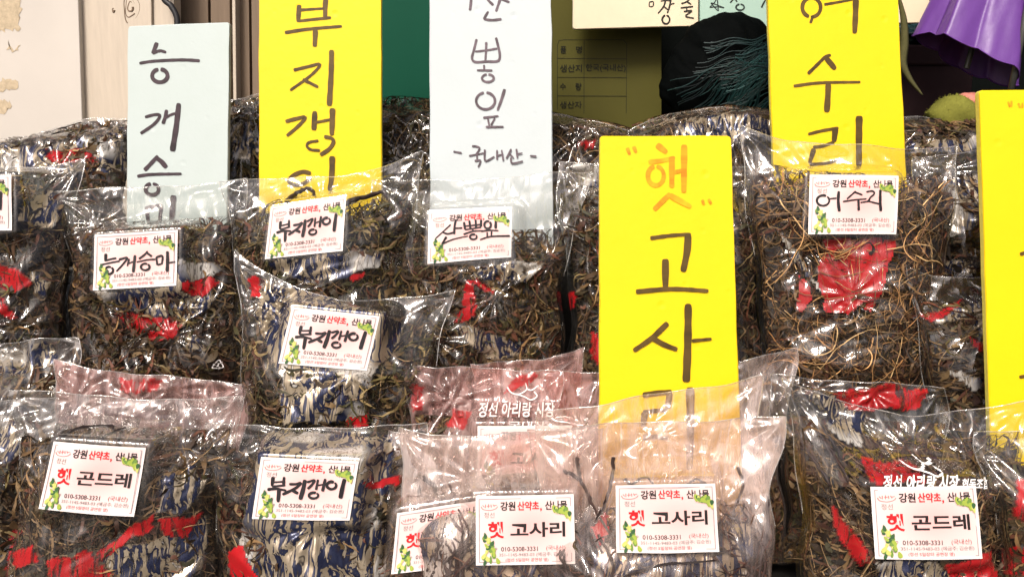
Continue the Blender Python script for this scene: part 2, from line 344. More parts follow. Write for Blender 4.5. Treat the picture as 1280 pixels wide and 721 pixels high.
def slab(name, px, Y, thick, mat, parent=None, edge=None, ny=1, jitter=0.0, lean=0, yaw=0, seed=0, rnd=0.0, label=None, cat=None, group=None, top=True):
    """upright board whose front face covers the pixel quad px at depth Y; returns (object, plane)"""
    pl = Plane(px, Y, lean, yaw); c = pl.c[:, [0, 2]]; rng = np.random.default_rng(seed)
    out = []
    for i in range(4):
        a, b = c[i], c[(i + 1) % 4]; p0 = c[i - 1]; L = np.linalg.norm(b - a)
        if rnd:
            d0 = (p0 - a) / np.linalg.norm(p0 - a); d1 = (b - a) / L
            for t in np.linspace(0, 1, 5): out.append(a + d0 * rnd * (1 - t) ** 2 + d1 * rnd * t ** 2)
        else: out.append(a)
        k = int(L / .03) if jitter else 0
        nrm = np.array([-(b - a)[1], (b - a)[0]]) / L
        for j in range(1, k):
            out.append(a + (b - a) * (rnd / L + (1 - 2 * rnd / L) * j / k) + nrm * rng.normal(0, jitter))
    out = np.array(out); n = len(out)
    rings = [(0.0, .0012), (.0012, 0.0), (thick - .0012, 0.0), (thick, .0012)]
    cen = out.mean(0); V = []
    for y, ins in rings:
        o2 = out - (out - cen) / np.linalg.norm(out - cen, axis=1)[:, None] * ins
        V.append(np.stack([o2[:, 0], np.full(n, y), o2[:, 1]], 1))
    V = np.vstack(V); F = [tuple(range(n))]; idx = [0]
    for r in range(3):
        for i in range(n):
            j = (i + 1) % n; F.append((r * n + i, (r + 1) * n + i, (r + 1) * n + j, r * n + j)); idx.append(1 if r else 0)
    F.append(tuple(3 * n + i for i in range(n))[::-1]); idx.append(1)
    o = build(name, V, F, [mat, edge or mat], parent, matidx=idx)
    if parent is None: o.matrix_world = pl.matrix(); tag(o, label, cat, group)
    else: o.matrix_local = parent.matrix_world.inverted() @ pl.matrix()
    return o, pl

# back wall
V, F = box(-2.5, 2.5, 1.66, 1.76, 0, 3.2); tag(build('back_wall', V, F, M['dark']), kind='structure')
# cream panel on the far left with tape residue
pq = [(-420, -260), (89, -260), (112, 420), (-420, 420)]
wp = empty('painted_panel', Plane(pq, 1.40, 0).matrix(), 'off white painted panel with torn brown tape patches, behind the left bags', 'panel')
o, pl = slab('panel_sheet', pq, 1.40, .03, M['whitepanel'], wp, rnd=.004); bevel(o, .006, 3)
def px_patch(name, pl, poly, off, mat, parent, col=None):
    L = pl.loc(np.array(poly)[:, 0], np.array(poly)[:, 1], -off); V = L.copy(); V2 = L.copy(); V2[:, 1] += off - .0002
    n = len(L); F = [tuple(range(n))] + [(i, n + i, n + (i + 1) % n, (i + 1) % n) for i in range(n)]
    return build(name, np.vstack([V, V2]), F, mat, parent, col=col)
def rough_poly(pts, seed, amp=2.2, step=5):
    rng = np.random.default_rng(seed); out = []
    for i in range(len(pts)):
        a, b = np.array(pts[i], float), np.array(pts[(i + 1) % len(pts)], float); k = max(1, int(np.linalg.norm(b - a) / step))
        for j in range(k): out.append(a + (b - a) * j / k + rng.normal(0, amp, 2))
    return out
for i, (pts) in enumerate(([(-60, -20), (24, -14), (25, 36), (2, 40), (-60, 56)], [(-50, 98), (22, 101), (21, 112), (3, 114), (-50, 118)], [(-50, 120), (10, 125), (16, 131), (2, 143), (-50, 150)], [(6, 56), (26, 58), (22, 64), (8, 62)])):
    px_patch('tape_patch', pl, rough_poly(pts, i, 2.0, 3), .0005, M['tape'], wp)
# cream wooden door
pq = [(90.5, -260), (186, -260), (194, 420), (113.5, 420)]
dr = empty('cream_door', Plane(pq, 1.412, 0).matrix(), 'cream painted wooden door edge with a knot, behind the mint board', 'door')
o, pl = slab('stile', pq, 1.412, .035, M['cream'], dr); bevel(o, .003)
for k, (x, y, r, a0) in enumerate(((163, 9, 4, 0), (163, 10, 8, .6), (164, 11, 12, 2.0), (142, 13, 1.6, 0))):
    t = np.linspace(a0, a0 + 5.2, 34); rr = r * (1 + .12 * np.sin(t * 3 + k)); P = pl.loc(x + .8 * rr * np.cos(t), y + 1.5 * rr * np.sin(t), .0003); V, F = tube(P, np.linspace(.0012, .0004, 34) * (1.6 if r < 5 else 1), 5); build('knot', V, F, M['knot'], dr)
o, _ = slab('rail', [(189, -260), (214, -260), (222, 420), (196, 420)], 1.418, .03, M['cream'], dr)
# brown panelling
pq = [(212, -260), (345, -260), (350, 420), (218, 420)]
bw = empty('brown_panelling', Plane(pq, 1.48, 0).matrix(), 'brown wooden panelling with upright grooves between mint and yellow boards', 'panelling')
for k, (a, b, dy) in enumerate(((216, 257, 0), (260, 284, -.012), (287, 291, -.02), (294, 308, 0.004), (311, 350, -.006))):
    o, _ = slab('plank', [(a, -260), (b, -260), (b + 8, 420), (a + 8, 420)], 1.48 + dy, .03, M['brown'] if k != 2 else M['cream'], bw); bevel(o, .002)
P = at(np.array([196., 203, 214, 221, 222, 221, 226]), np.array([-60., -6, 8, 22, 40, 90, 200]), 1.395)
V, F = tube(smooth_line(P, 8), .0045, 8); tag(build('power_cable', V, F, M['cable'], smooth=True), 'black cable hanging beside the top of the mint board', 'cable')
# green board between the yellow and pale blue boards
slab('green_board', [(440, -260), (560, -260), (560, 300), (440, 300)], 1.45, .02, M['green'], label='dark green metal board between the yellow and pale blue signs', cat='board')
# olive form board
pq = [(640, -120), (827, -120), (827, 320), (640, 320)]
fb = empty('form_board', Plane(pq, 1.42, 0).matrix(), 'olive board with shade in its colour, printed with a ruled product form', 'board')
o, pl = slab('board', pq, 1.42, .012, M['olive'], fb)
A = Acc(); IK = (.004, .005, .002)
def line_px(A, pl, pts, w, off, c):
    V, F = ribbon2d(('raw', np.array(pts, float), w), np.random.default_rng(1), 0); L = pl.loc(V[:, 0], V[:, 1], -off); A.add(L, F, c)
f = 4.507
fx = lambda X, Y: (690 + X / f, Y / f)
lw = .55
for k, pts in enumerate(([fx(30, 620), fx(30, 245), fx(38, 230), fx(55, 226), fx(400, 226), fx(415, 231), fx(421, 245), fx(418, 640)], [fx(181, 228), fx(180, 640)], [fx(30, 330), fx(420, 333)], [fx(30, 437), fx(420, 439)], [fx(30, 541), fx(420, 543)])):
    line_px(A, pl, pts, lw, .0004 + .0001 * k, IK)
def text_px(A, pl, s, x0, x1, y0, y1, off, c, bold=.01, shear=0):
    V, F = text_mesh(s, bold); L = pl.loc(x0 + V[:, 0] * (x1 - x0) + shear * (1 - V[:, 1]) * (y1 - y0), y0 + V[:, 1] * (y1 - y0), -off); A.add(L, F, c)
for s, X0, X1, Y0, Y1 in (('품', 47, 80, 262, 302), ('명', 135, 168, 262, 302), ('생산지', 45, 168, 365, 408), ('한국(국내산)', 190, 415, 362, 408), ('수', 45, 78, 470, 508), ('량', 133, 166, 468, 510), ('생산자', 45, 168, 572, 612)):
    text_px(A, pl, s, *[690 + X / f for X in (X0, X1)], Y0 / f, Y1 / f, .0010, IK)
A.build('lettering', M['ink'], fb)
# cabinet carcass behind, coloured dark for shade
cb = empty('shade_toned_cabinet', Matrix.Translation((.45, 1.60, zD)), 'cabinet coloured near black for shade, behind the hanging boards and net sack', 'cabinet')
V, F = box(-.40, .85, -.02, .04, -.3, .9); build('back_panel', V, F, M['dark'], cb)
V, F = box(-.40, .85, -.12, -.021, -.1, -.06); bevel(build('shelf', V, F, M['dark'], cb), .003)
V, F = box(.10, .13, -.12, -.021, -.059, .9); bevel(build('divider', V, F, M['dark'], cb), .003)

# ------------------------------------------------------------------ SIGN BOARDS
MK_Y, MK_B, MK_G, MK_O = (.085, .050, .010), (.045, .028, .036), (.115, .085, .10), (.78, .30, .006)
def sign(px, Y, mat, edge, label, sets, lean=5, seed=0, thick=.009, name='sign_board', group='handwritten foam sign boards', jitter=.0003):
    root = empty(name, Plane(px, Y, lean).matrix(), label, 'sign', group)
    o, pl = slab('board', px, Y, thick, mat, root, edge=edge, jitter=jitter, lean=lean, seed=seed, rnd=.004)
    rng = np.random.default_rng(seed + 50); A = Acc(); k = 0
    for strokes, c in sets:
        for s in strokes:
            V, F = ribbon2d(s, rng); L = pl.loc(V[:, 0], V[:, 1], -.0003 - .00006 * k); k += 1
            w_ = np.repeat(np.convolve(rng.normal(0, 1, len(V) // 2 + 6), np.ones(5) / 5, 'valid')[:len(V) // 2], 2); w_ = np.pad(w_, (0, len(V) - len(w_)))
            A.add(L, F, np.array(c)[None] * np.clip(rng.uniform(.85, 1.1) + .32 * w_, .5, 1.6)[:, None])
    if k: A.build('lettering', M['marker'], root)
    return root
s1 = S(2.575, 150, 20, [((119, 86), (112, 105), (104, 122), 13), ((104, 121), (128, 113), (149, 118), 10), ((62, 153), (110, 146), (200, 142), (257, 145), 10), ell(128, 193, 25, 21, 13),
    ((80, 326), (112, 318), (128, 322), (110, 348), (66, 379), 10), ((150, 302), (146, 322), (138, 348), 11), ((142, 330), (164, 318), (184, 312), 8), ((189, 281), (180, 360), (168, 436), 17),
    ((122, 450), (100, 474), (78, 497), 12), ((116, 456), (134, 470), (149, 488), 15), ((55, 516), (100, 510), (198, 508), 9), ell(103, 558, 21, 18, 12),
    ((86, 613), (88, 640), (92, 672), 12), ((86, 617), (110, 614), (131, 611), (129, 640), (127, 668), 11), ((92, 668), (128, 662), 9), ((172, 577), (168, 630), (163, 692), 17), ((166, 666), (203, 660), 9)])
sign([(160, 33), (287, 28), (281, 505), (156, 505)], 1.095, M['mint'], M['foamedge'], 'short mint foam board reading 능개승마 in dark marker', [(s1, MK_B)], seed=1)
s2 = S(2.775, 320, 0, [((150, 18), (148, 45), (146, 78), 16), ((244, -20), (240, 20), (240, 66), 17), ((150, 36), (238, 30), 9), ((146, 74), (200, 68), (260, 62), 10), ((100, 114), (180, 102), (298, 92), 11), ((206, 104), (205, 130), (203, 163), 17),
    ((130, 244), (180, 232), (222, 224), (190, 262), (118, 314), 10), ((162, 276), (190, 290), (216, 303), 11), ((262, 174), (260, 260), (254, 368), 18),
    ((102, 422), (140, 412), (170, 408), (148, 436), (106, 472), 12), ((204, 386), (200, 452), 18), ((202, 426), (262, 414), 9), ((265, 376), (264, 420), (262, 470), 18), ((216, 488), (184, 494), (176, 507), (190, 519), (222, 522), 9), ((236, 474), (262, 480), (268, 495), (252, 518), (222, 538), 13),
    ((190, 602), (160, 596), (124, 612), (114, 630), (135, 642), (165, 636), (190, 616), 13), ((264, 542), (262, 610), (255, 662), 18)])
sign([(323, -190), (476, -190), (478, 505), (324, 505)], 1.085, M['yellow'], M['yellowedge'], 'tall yellow foam board reading 부지갱이, beside the dark green board', [(s2, MK_Y)], seed=2)
s3 = S(3.135, 530, 0, [((186, -30), (184, 10), (180, 43), 11), ((232, -30), (252, 2), (272, 22), 10), ((308, -40), (296, 5), (282, 47), 11), ((298, -4), (335, 10), 9), ((252, 46), (240, 66), (238, 76), (268, 80), (304, 76), 10),
    ((206, 154), (196, 195), (188, 228), (200, 244), (245, 242), (290, 240), (297, 215), (290, 180), (282, 148), 10), ((244, 166), (243, 200), (240, 240), 9), ((200, 203), (245, 198), (287, 191), 8), ((235, 255), (236, 274), 8), ((207, 276), (268, 277), 8), ell(250, 307, 23, 15, 9),
    ell(241, 396, 37, 33, 10), ((316, 350), (302, 395), (288, 433), 11), ((232, 462), (292, 455), 8), ((250, 464), (256, 495), 7), ((278, 462), (262, 492), 7), ((242, 498), (312, 497), 8),
    ((115, 594), (148, 600), 7), ((188, 573), (205, 574), (218, 582), (204, 605), 7), ((176, 611), (234, 600), 6), ((207, 604), (208, 626), 6), ((198, 630), (221, 630), (212, 655), 7),
    ((238, 586), (240, 630), (276, 614), 7), ((286, 588), (286, 626), 7), ((286, 610), (305, 606), 6), ((304, 588), (311, 630), 7), ((342, 584), (322, 622), 7), ((334, 602), (352, 620), 6), ((362, 584), (366, 620), 7), ((366, 604), (386, 600), 6), ((340, 618), (346, 640), (388, 632), 7), ((415, 611), (441, 613), 7)])
sign([(536, -190), (687, -190), (694, 505), (538, 505)], 1.09, M['paleblue'], M['foamedge'], 'tall pale blue foam board reading 산뽕잎 with 국내산 written small below', [(s3, MK_G)], seed=3)
s4y = S(2.005, 740, 160, [((146, 276), (200, 269), (248, 266), 9), ((241, 266), (238, 310), (228, 360), 17), ((184, 328), (184, 402), 17), ((110, 410), (200, 403), (292, 408), 11),
    ((190, 488), (150, 526), (104, 558), 13), ((148, 524), (180, 542), (214, 555), 13), ((241, 440), (240, 540), (236, 636), 19), ((250, 533), (300, 528), 8)]) + \
    S(2.478, 660, 430, [((355, 158), (400, 151), (446, 147), 16), ((440, 148), (432, 200), 20), ((432, 203), (395, 206), (356, 210), 13), ((362, 210), (356, 255), 20), ((356, 290), (395, 286), (436, 292), 14), ((502, 133), (503, 250), (500, 388), 24)])
s4o = S(2.005, 740, 160, [((88, 50), (95, 68), 9), ((104, 46), (111, 63), 9), ((162, 42), (188, 62), 15), ((142, 86), (175, 82), (208, 74), 11), ell(160, 120, 20, 24, 11), ((200, 72), (200, 150), 14), ((202, 112), (230, 106), 10), ((231, 42), (230, 162), 15), ((196, 164), (155, 205), 12), ((194, 168), (248, 198), 14), ((276, 180), (281, 192), 7), ((292, 178), (299, 190), 7)])
sign([(750, 170), (914, 170), (934, 800), (748, 800)], .855, M['yellow'], M['yellowedge'], 'yellow foam board reading 고사리 under a faint orange 햇 in quotes', [(s4o, MK_O), (s4y, MK_Y)], seed=4, lean=6)
s5 = S(3.133, 955, 0, [ell(186, 30, 36, 38, 15, 95, 350), ((192, 62), (182, 92), 11), ((236, 19), (300, 8), (352, -2), 10), ((360, -60), (359, 40), (355, 132), 23),
    ((262, 216), (240, 224), (215, 248), (172, 290), 13), ((243, 228), (262, 250), (280, 272), 21), ((116, 338), (220, 325), (378, 322), 11), ((252, 326), (250, 380), (246, 440), 23),
    ((173, 526), (230, 512), (292, 502), 12), ((280, 503), (274, 556), 23), ((276, 556), (230, 572), (192, 577), 12), ((196, 582), (178, 640), 18), ((178, 645), (250, 638), (294, 625), 11), ((373, 454), (372, 560), (372, 655), 25)])
sign([(953, -190), (1113, -190), (1148, 505), (977, 505)], 1.10, M['yellow'], M['yellowedge'], 'tall yellow foam board reading 어수리, behind the bag of tan roots', [(s5, MK_Y)], seed=5)
s6 = S(2.775, 1120, 300, [((430, 50), (480, 36), (540, 34), 12), ((428, 475), (500, 466), (560, 470), 12), ((540, 34), (536, 120), 18), ((470, 520), (560, 520), 12)])
s6o = S(3.794, 1120, 0, [((532, 482), (540, 510), 10), ((548, 478), (548, 508), 10), ((580, 490), (590, 512), 10), ((600, 488), (600, 512), 9)])
sign([(1224, 113), (1412, 113), (1412, 780), (1246, 780)], .875, M['yellow'], M['yellowedge'], 'yellow foam board cut off by the right edge, only stroke ends showing', [(s6o, MK_O), (s6, MK_Y)], seed=6, lean=6)
h1 = S(4.507, 690, 0, [((548, 14), (570, 12), (569, 36), (549, 38), (548, 14), 7), ((612, 8), (640, 4), (668, 6), 8), ((640, 6), (628, 40), (597, 78), 9), ((630, 38), (655, 58), 8), ((672, -30), (664, 30), (650, 76), 10), ((664, 28), (690, 20), 7), ell(642, 112, 21, 24, 10),
    ((790, -20), (760, 10), (728, 22), 8), ((724, 46), (795, 38), 8), ((762, 12), (785, 26), 8), ((760, 46), (758, 62), 7), ((742, 66), (788, 62), (752, 92), (800, 104), 8)])
sign([(716, -90), (873, -90), (873, 33), (716, 37)], 1.36, M['creamboard'], M['foamedge'], 'cream board with black brush writing hanging above the olive form', [(h1, (.02, .018, .015))], seed=7, lean=0, thick=.008, name='hanging_board', group='boards hanging at the back', jitter=.0002)
h2 = S(4.507, 690, 0, [((888, 44), (912, 20), (930, -4), (934, 30), (938, 64), 6), ((934, 62), (912, 38), (896, 18), (930, 30), (970, 46), 6), ((970, 46), (930, 40), (888, 44), 6), ((1004, 18), (1024, -6), 8), ((1030, -4), (1044, 12), 7), ell(1060, 42, 23, 17, 9), ((1180, 44), (1192, 20), (1206, -6), 9)])
sign([(875, -90), (968, -90), (968, 42), (875, 44)], 1.365, M['seagreen'], M['seagreen'], 'sea green board with a scribbled star hanging beside the cream board', [(h2, (.02, .03, .028))], seed=8, lean=0, thick=.008, name='hanging_board', group='boards hanging at the back', jitter=.0002)
h3 = S(3.794, 1120, 0, [((158, -10), (166, 14), (176, 34), (200, 10), (222, -16), 9), ((176, 34), (168, 0), 7)])
sign([(1100, -90), (1225, -90), (1222, 28), (1100, 30)], 1.345, M['creamboard'], M['foamedge'], 'pale board with one black brush stroke, behind the purple umbrella', [(h3, (.02, .018, .02))], seed=9, lean=0, thick=.008, name='hanging_board', group='boards hanging at the back', jitter=.0002)

# ------------------------------------------------------------------ BAGS OF DRIED HERBS
def hsh(i, j, seed):
    h = np.sin(i * 127.1 + j * 311.7 + seed * 74.7) * 43758.5453; return h - np.floor(h)
def facet(x, z, s, seed, stretch=1.0, ang=0.0):
    """crumpled-sheet height: piecewise flat triangles on a warped lattice"""
    ca, sa = math.cos(ang), math.sin(ang); X = (x * ca + z * sa) / s; Z = (-x * sa + z * ca) / (s * stretch)
    X, Z = X + .35 * np.sin(Z * 1.7 + seed) + .2 * np.sin(Z * 4.1 + seed * 2), Z + .35 * np.sin(X * 1.9 + seed * 1.3) + .2 * np.sin(X * 3.7 + seed)
    i, j = np.floor(X), np.floor(Z); fx, fz = X - i, Z - j
    h00, h10, h01, h11 = (hsh(i + a, j + b, seed) for a, b in ((0, 0), (1, 0), (0, 1), (1, 1)))
    return np.where(fx > fz, h00 + (h10 - h00) * fx + (h11 - h10) * fz, h00 + (h01 - h00) * fz + (h11 - h01) * fx) - .5
def tri(x): return np.abs(((x / (2 * math.pi)) % 1) * 2 - 1) * 2 - 1
def sstep(a, b, x): t = np.clip((x - a) / (b - a), 0, 1); return t * t * (3 - 2 * t)
def in_poly(P, poly):
    x, y = P[:, 0], P[:, 1]; ins = np.zeros(len(P), bool); n = len(poly)
    for i in range(n):
        (x0, y0), (x1, y1) = poly[i], poly[(i + 1) % n]
        if y0 == y1: continue
        c = ((y0 > y) != (y1 > y)) & (x < (x1 - x0) * (y - y0) / (y1 - y0) + x0); ins ^= c
    return ins

PAL = {  # linear colours of the dried plants
    'leaf': [(.058, .032, .016), (.095, .058, .025), (.040, .030, .013), (.19, .12, .055), (.016, .010, .007), (.085, .032, .018), (.05, .022, .012)],
    'flake': [(.050, .030, .014), (.080, .055, .026), (.036, .034, .014), (.022, .014, .009), (.13, .09, .045), (.07, .028, .016)],
    'crumb': [(.10, .07, .035), (.05, .035, .018), (.16, .115, .06)],
    'green': [(.042, .040, .014), (.080, .066, .022), (.026, .026, .011), (.17, .13, .058), (.016, .011, .007), (.062, .034, .017)],
    'stem': [(.14, .092, .045), (.24, .165, .085), (.05, .028, .015), (.085, .052, .026)],
    'root': [(.50, .30, .13), (.34, .18, .07), (.62, .44, .22), (.16, .08, .035), (.10, .05, .025)],
    'fern': [(.034, .016, .013), (.020, .010, .009), (.085, .038, .026), (.13, .07, .045)],
}
KIND = {  # length, width, curl, segments
    'leaf': ((.018, .060), (.0011, .0044), 1.0, 9), 'green': ((.018, .060), (.0010, .0040), 1.1, 9), 'stem': ((.03, .075), (.0007, .0014), .45, 8),
    'root': ((.05, .12), (.0006, .0015), .95, 20), 'flake': ((.008, .022), (.0035, .0090), .8, 5), 'crumb': ((.003, .007), (.0008, .0025), .6, 3), 'fern': ((.03, .10), (.0013, .0025), .5, 10)}

def strips(rng, kind, n, shape, ur=(.06, .94), vr=(.03, .74), wr=(-.2, .97)):
    """n curled strips wandering inside the bag: returns verts (in u,v,w space mapped by shape), quads, colours"""
    (l0, l1), (w0, w1), curl, seg = KIND[kind]
    W, H = shape['W'], shape['H']
    L = rng.uniform(l0, l1, n); wd = rng.uniform(w0, w1, n)
    u = rng.uniform(*ur, n) * W; z = rng.uniform(*vr, n) * H; w = rng.uniform(*wr, n)
    a = rng.uniform(0, 6.283, n); da = rng.normal(0, curl, n); dw = rng.normal(0, .35, n)
    pts = np.zeros((n, seg + 1, 3)); ang = np.zeros((n, seg + 1))
    for k in range(seg + 1):
        pts[:, k] = np.stack([u, z, w], 1); ang[:, k] = a
        st_ = L / seg; u = u + np.cos(a) * st_; z = z + np.sin(a) * st_; w = w + dw / seg
        a = a + (da + rng.normal(0, curl * 1.2, n)) * (4.0 / seg) * .55; 
    t = np.linspace(0, 1, seg + 1); prof = np.clip(np.sin(math.pi * (t * .9 + .05)), .15, 1) if kind in ('leaf', 'green', 'flake') else np.clip(1.15 - t * .6, .3, 1)
    tw = rng.uniform(0, 6.28, n)[:, None] + np.cumsum(rng.normal(0, .5, (n, seg + 1)), 1)
    half = (wd[:, None] * .5) * prof[None]
    nx, nz = -np.sin(ang), np.cos(ang); flat = np.abs(np.cos(tw)) * .8 + .2
    off = np.stack([nx * half * flat, nz * half * flat], 2)
    A_ = pts.copy(); B_ = pts.copy(); A_[:, :, :2] += off; B_[:, :, :2] -= off
    ydev = half * np.sin(tw)
    def mp(Pt, s):
        uu = np.clip(Pt[..., 0] / W, ur[0] - .03, ur[1] + .03); vv = np.clip(Pt[..., 1] / H, .012, vr[1] + .06); ww = np.clip(Pt[..., 2], -1, .98)
        q = shape['map'](uu, vv, ww); q[..., 1] += np.clip(s * ydev, -.002, .0015); return q
    V = np.stack([mp(A_, 1), mp(B_, -1)], 2).reshape(-1, 3)
    b = (np.arange(n)[:, None] * (seg + 1) + np.arange(seg)[None]).ravel() * 2
    F = np.stack([b, b + 1, b + 3, b + 2], 1)
    c = np.array(PAL[kind])[rng.integers(0, len(PAL[kind]), n)] * rng.uniform(.35, 1.45, (n, 1)) * np.array([1.08, 1.0, .92])
    return V, F, np.repeat(c, (seg + 1) * 2, 0)

LAB = {}
def label_layout(nametype, name):
    """everything printed on the paper label, in label space 0..1 x 0..1 (down): list of (verts2d, faces, colour, layer)"""
    out = []
    K, R, G = (.018, .014, .014), (.60, .012, .016), (.16, .15, .15)
    rng = np.random.default_rng(3)
    def tx(s, a0, a1, b0, b1, c, bold=.02, lay=1):
        V, F = text_mesh(s, bold); out.append((np.stack([a0 + V[:, 0] * (a1 - a0), b0 + V[:, 1] * (b1 - b0)], 1), F, c, lay))
    def rect(a0, a1, b0, b1, c, lay): out.append((np.array([(a0, b0), (a1, b0), (a1, b1), (a0, b1)]), [(0, 3, 2, 1)], c, lay))
    for q in ((.032, .968, .042, .050), (.032, .968, .952, .960), (.032, .038, .050, .952), (.962, .968, .050, .952)): rect(*q, (.22, .19, .20), 0)
    tx('강원', .25, .405, .085, .215, K, .028); tx('산약초', .425, .645, .085, .215, R, .026); tx(',', .655, .672, .185, .235, R, .02); tx('산나물', .705, .93, .085, .215, K, .024)
    tx('정선', .085, .19, .235, .315, (.24, .20, .19), .0)
    for s in ([(.055, .15), (.075, .19), (.14, .205), (.20, .185), (.225, .15)], [(.07, .13), (.09, .16)], [(.10, .12), (.10, .17)], [(.13, .115), (.128, .17)], [(.155, .12), (.16, .165)], [(.115, .145), (.15, .14)], [(.175, .12), (.19, .155)], [(.18, .14), (.215, .13)]):
        V, F = ribbon2d(tuple(s) + (.008,), rng); out.append((V, F, (.62, .16, .16), 2))
    if nametype == 'print':
        tx('햇', .125, .285, .37, .61, R, .026); tx(name, .35, .905, .385, .60, K, .026)
    tx('H P', .145, .215, .745, .80, G, .0); tx('010-5308-3331', .255, .625, .735, .80, (.06, .05, .05), .01); tx('(국내산)', .71, .905, .725, .805, (.30, .08, .08), .0)
    tx('351-1145-9483-03 (예금주: 김순원)', .235, .925, .82, .885, (.20, .19, .19), .0); tx('(정선 5일장터 공연장 옆)', .30, .73, .90, .96, (.55, .07, .08), .0)
    # printed leaves
    lv = []
    for corner, n in ((0, 22), (1, 15)):
        for i in range(n):
            t = (i + .5) / n
            if corner == 0: y = .96 - .40 * t; x = .10 + (rng.uniform(-.06, .13) * (1 - t) ** .5 if t < .8 else rng.uniform(-.02, .02)); a = rng.uniform(-2.4, -.6)
            else: x = .80 + .16 * t + rng.uniform(-.01, .01); y = .20 + .22 * t * rng.uniform(.2, 1) - .10 * rng.random() * t; a = rng.uniform(.5, 2.2)
            x = min(max(x, .05), .952); y = min(max(y, .07), .945); l, w = rng.uniform(.055, .095), rng.uniform(.026, .042)
            tt = np.linspace(0, 6.283, 11)[:-1]; ex, ey = l * .5 * np.cos(tt), w * .5 * np.sin(tt) * (1 - .4 * np.cos(tt))
            V = np.stack([x + (ex * math.cos(a) - ey * math.sin(a)), y + 1.4 * (ex * math.sin(a) + ey * math.cos(a))], 1)
            c = [(.30, .38, .06), (.14, .24, .05), (.48, .50, .14), (.04, .10, .04)][rng.integers(0, 4)]
            lv.append((V, [tuple(range(10))[::-1]], c, 3 + i % 8))
    return out, lv

def bspec(strokes, f, ox, oy, C):
    """brush strokes in a crop -> label space"""
    Cq = [(x, y) for x, y in C]; res = []; rng = np.random.default_rng(9)
    wpx = np.linalg.norm(np.array(C[1], float) - np.array(C[0], float))
    for s in strokes:
        V, F = ribbon2d((s[0], s[1], s[2] * 1.15) if s[0] == 'raw' else s[:-1] + (s[-1] * 1.15,), rng, .35); res.append((invquad(Cq, V), F))
    return res
def el(cx, cy, rx, ry, w): return ell(cx, cy, rx, ry, w, -60, 350)
BR = {}
BR['부지갱이'] = bspec([((232, 252), (226, 295), (220, 338), 27), ((330, 252), (328, 290), (325, 330), 23), ((230, 302), (326, 295), 14), ((220, 340), (342, 328), 17), ((178, 368), (260, 360), (350, 376), 21), ((284, 366), (280, 420), (274, 482), 30),
    ((375, 318), (440, 318), (482, 308), (430, 356), (314, 412), 22), ((398, 372), (456, 402), 25), ((518, 278), (502, 360), (474, 458), 33), ((534, 302), (602, 285), (574, 330), (540, 362), 20), ((634, 276), (616, 372), 19), ((620, 332), (690, 320), 13), ((700, 270), (674, 384), 24), el(595, 420, 42, 26, 20),
    el(756, 330, 42, 33, 22), ((874, 270), (852, 360), (834, 448), 33)], 1, 0, 0, [(120, 75), (1000, 115), (915, 650), (35, 635)])
BR['능개승마'] = bspec([((186, 298), (184, 340), (180, 376), 26), ((180, 370), (240, 352), (294, 344), 16), ((128, 410), (230, 390), (326, 372), 15), el(218, 465, 42, 36, 20), ((318, 358), (402, 340), (362, 402), (294, 476), 18), ((422, 348), (404, 424), 15), ((406, 400), (470, 376), 13), ((480, 313), (473, 400), (465, 487), 25),
    ((607, 273), (570, 312), (518, 352), 18), ((598, 290), (647, 326), 21), ((498, 382), (600, 360), (682, 354), 14), el(582, 430, 42, 33, 19), ((690, 330), (700, 412), 17), ((690, 335), (750, 320), (745, 396), 17), ((700, 410), (750, 396), 14), ((802, 273), (801, 370), (795, 477), 27), ((802, 390), (877, 378), 13)], 1, 0, 0, [(75, 110), (905, 60), (885, 615), (50, 665)])
BR['산뽕잎'] = bspec([((352, 238), (270, 312), (178, 392), 13), ((262, 326), (320, 341), (386, 326), 18), ((412, 178), (396, 250), (390, 347), 22), ((396, 280), (482, 275), 16), ((304, 373), (276, 415), (248, 458), 20), ((250, 455), (380, 402), (548, 365), 13),
    ((500, 208), (512, 292), 24), ((560, 190), (572, 286), 22), ((630, 180), (636, 276), 22), ((692, 180), (690, 262), 24), ((502, 256), (690, 236), 15), ((510, 295), (692, 266), 15), ((600, 290), (600, 320), 16), ((493, 347), (600, 312), (722, 305), 15), el(605, 375, 39, 28, 20),
    el(765, 240, 37, 42, 22), ((857, 182), (855, 282), 26), ((690, 312), (780, 301), (888, 305), 15), ((760, 320), (760, 376), 16), ((810, 315), (805, 376), 16), ((678, 407), (800, 371), (1017, 362), 15)], 1, 0, 0, [(100, 90), (1040, 45), (1030, 600), (85, 675)])
BR['어수리'] = bspec([el(222, 330, 60, 52, 19), ((288, 313), (352, 308), 14), ((374, 238), (368, 340), (379, 442), 26), ((542, 238), (500, 276), (453, 317), 15), ((528, 246), (610, 276), 15), ((413, 343), (530, 325), (652, 315), 13), ((568, 325), (572, 432), 22),
    ((648, 246), (708, 236), (730, 262), (690, 300), (678, 322), (655, 345), 15), ((588, 352), (668, 340), (700, 345), (792, 366), 13), ((791, 222), (790, 330), (796, 437), 25)], 1, 0, 0, [(95, 70), (985, 80), (960, 665), (80, 665)])

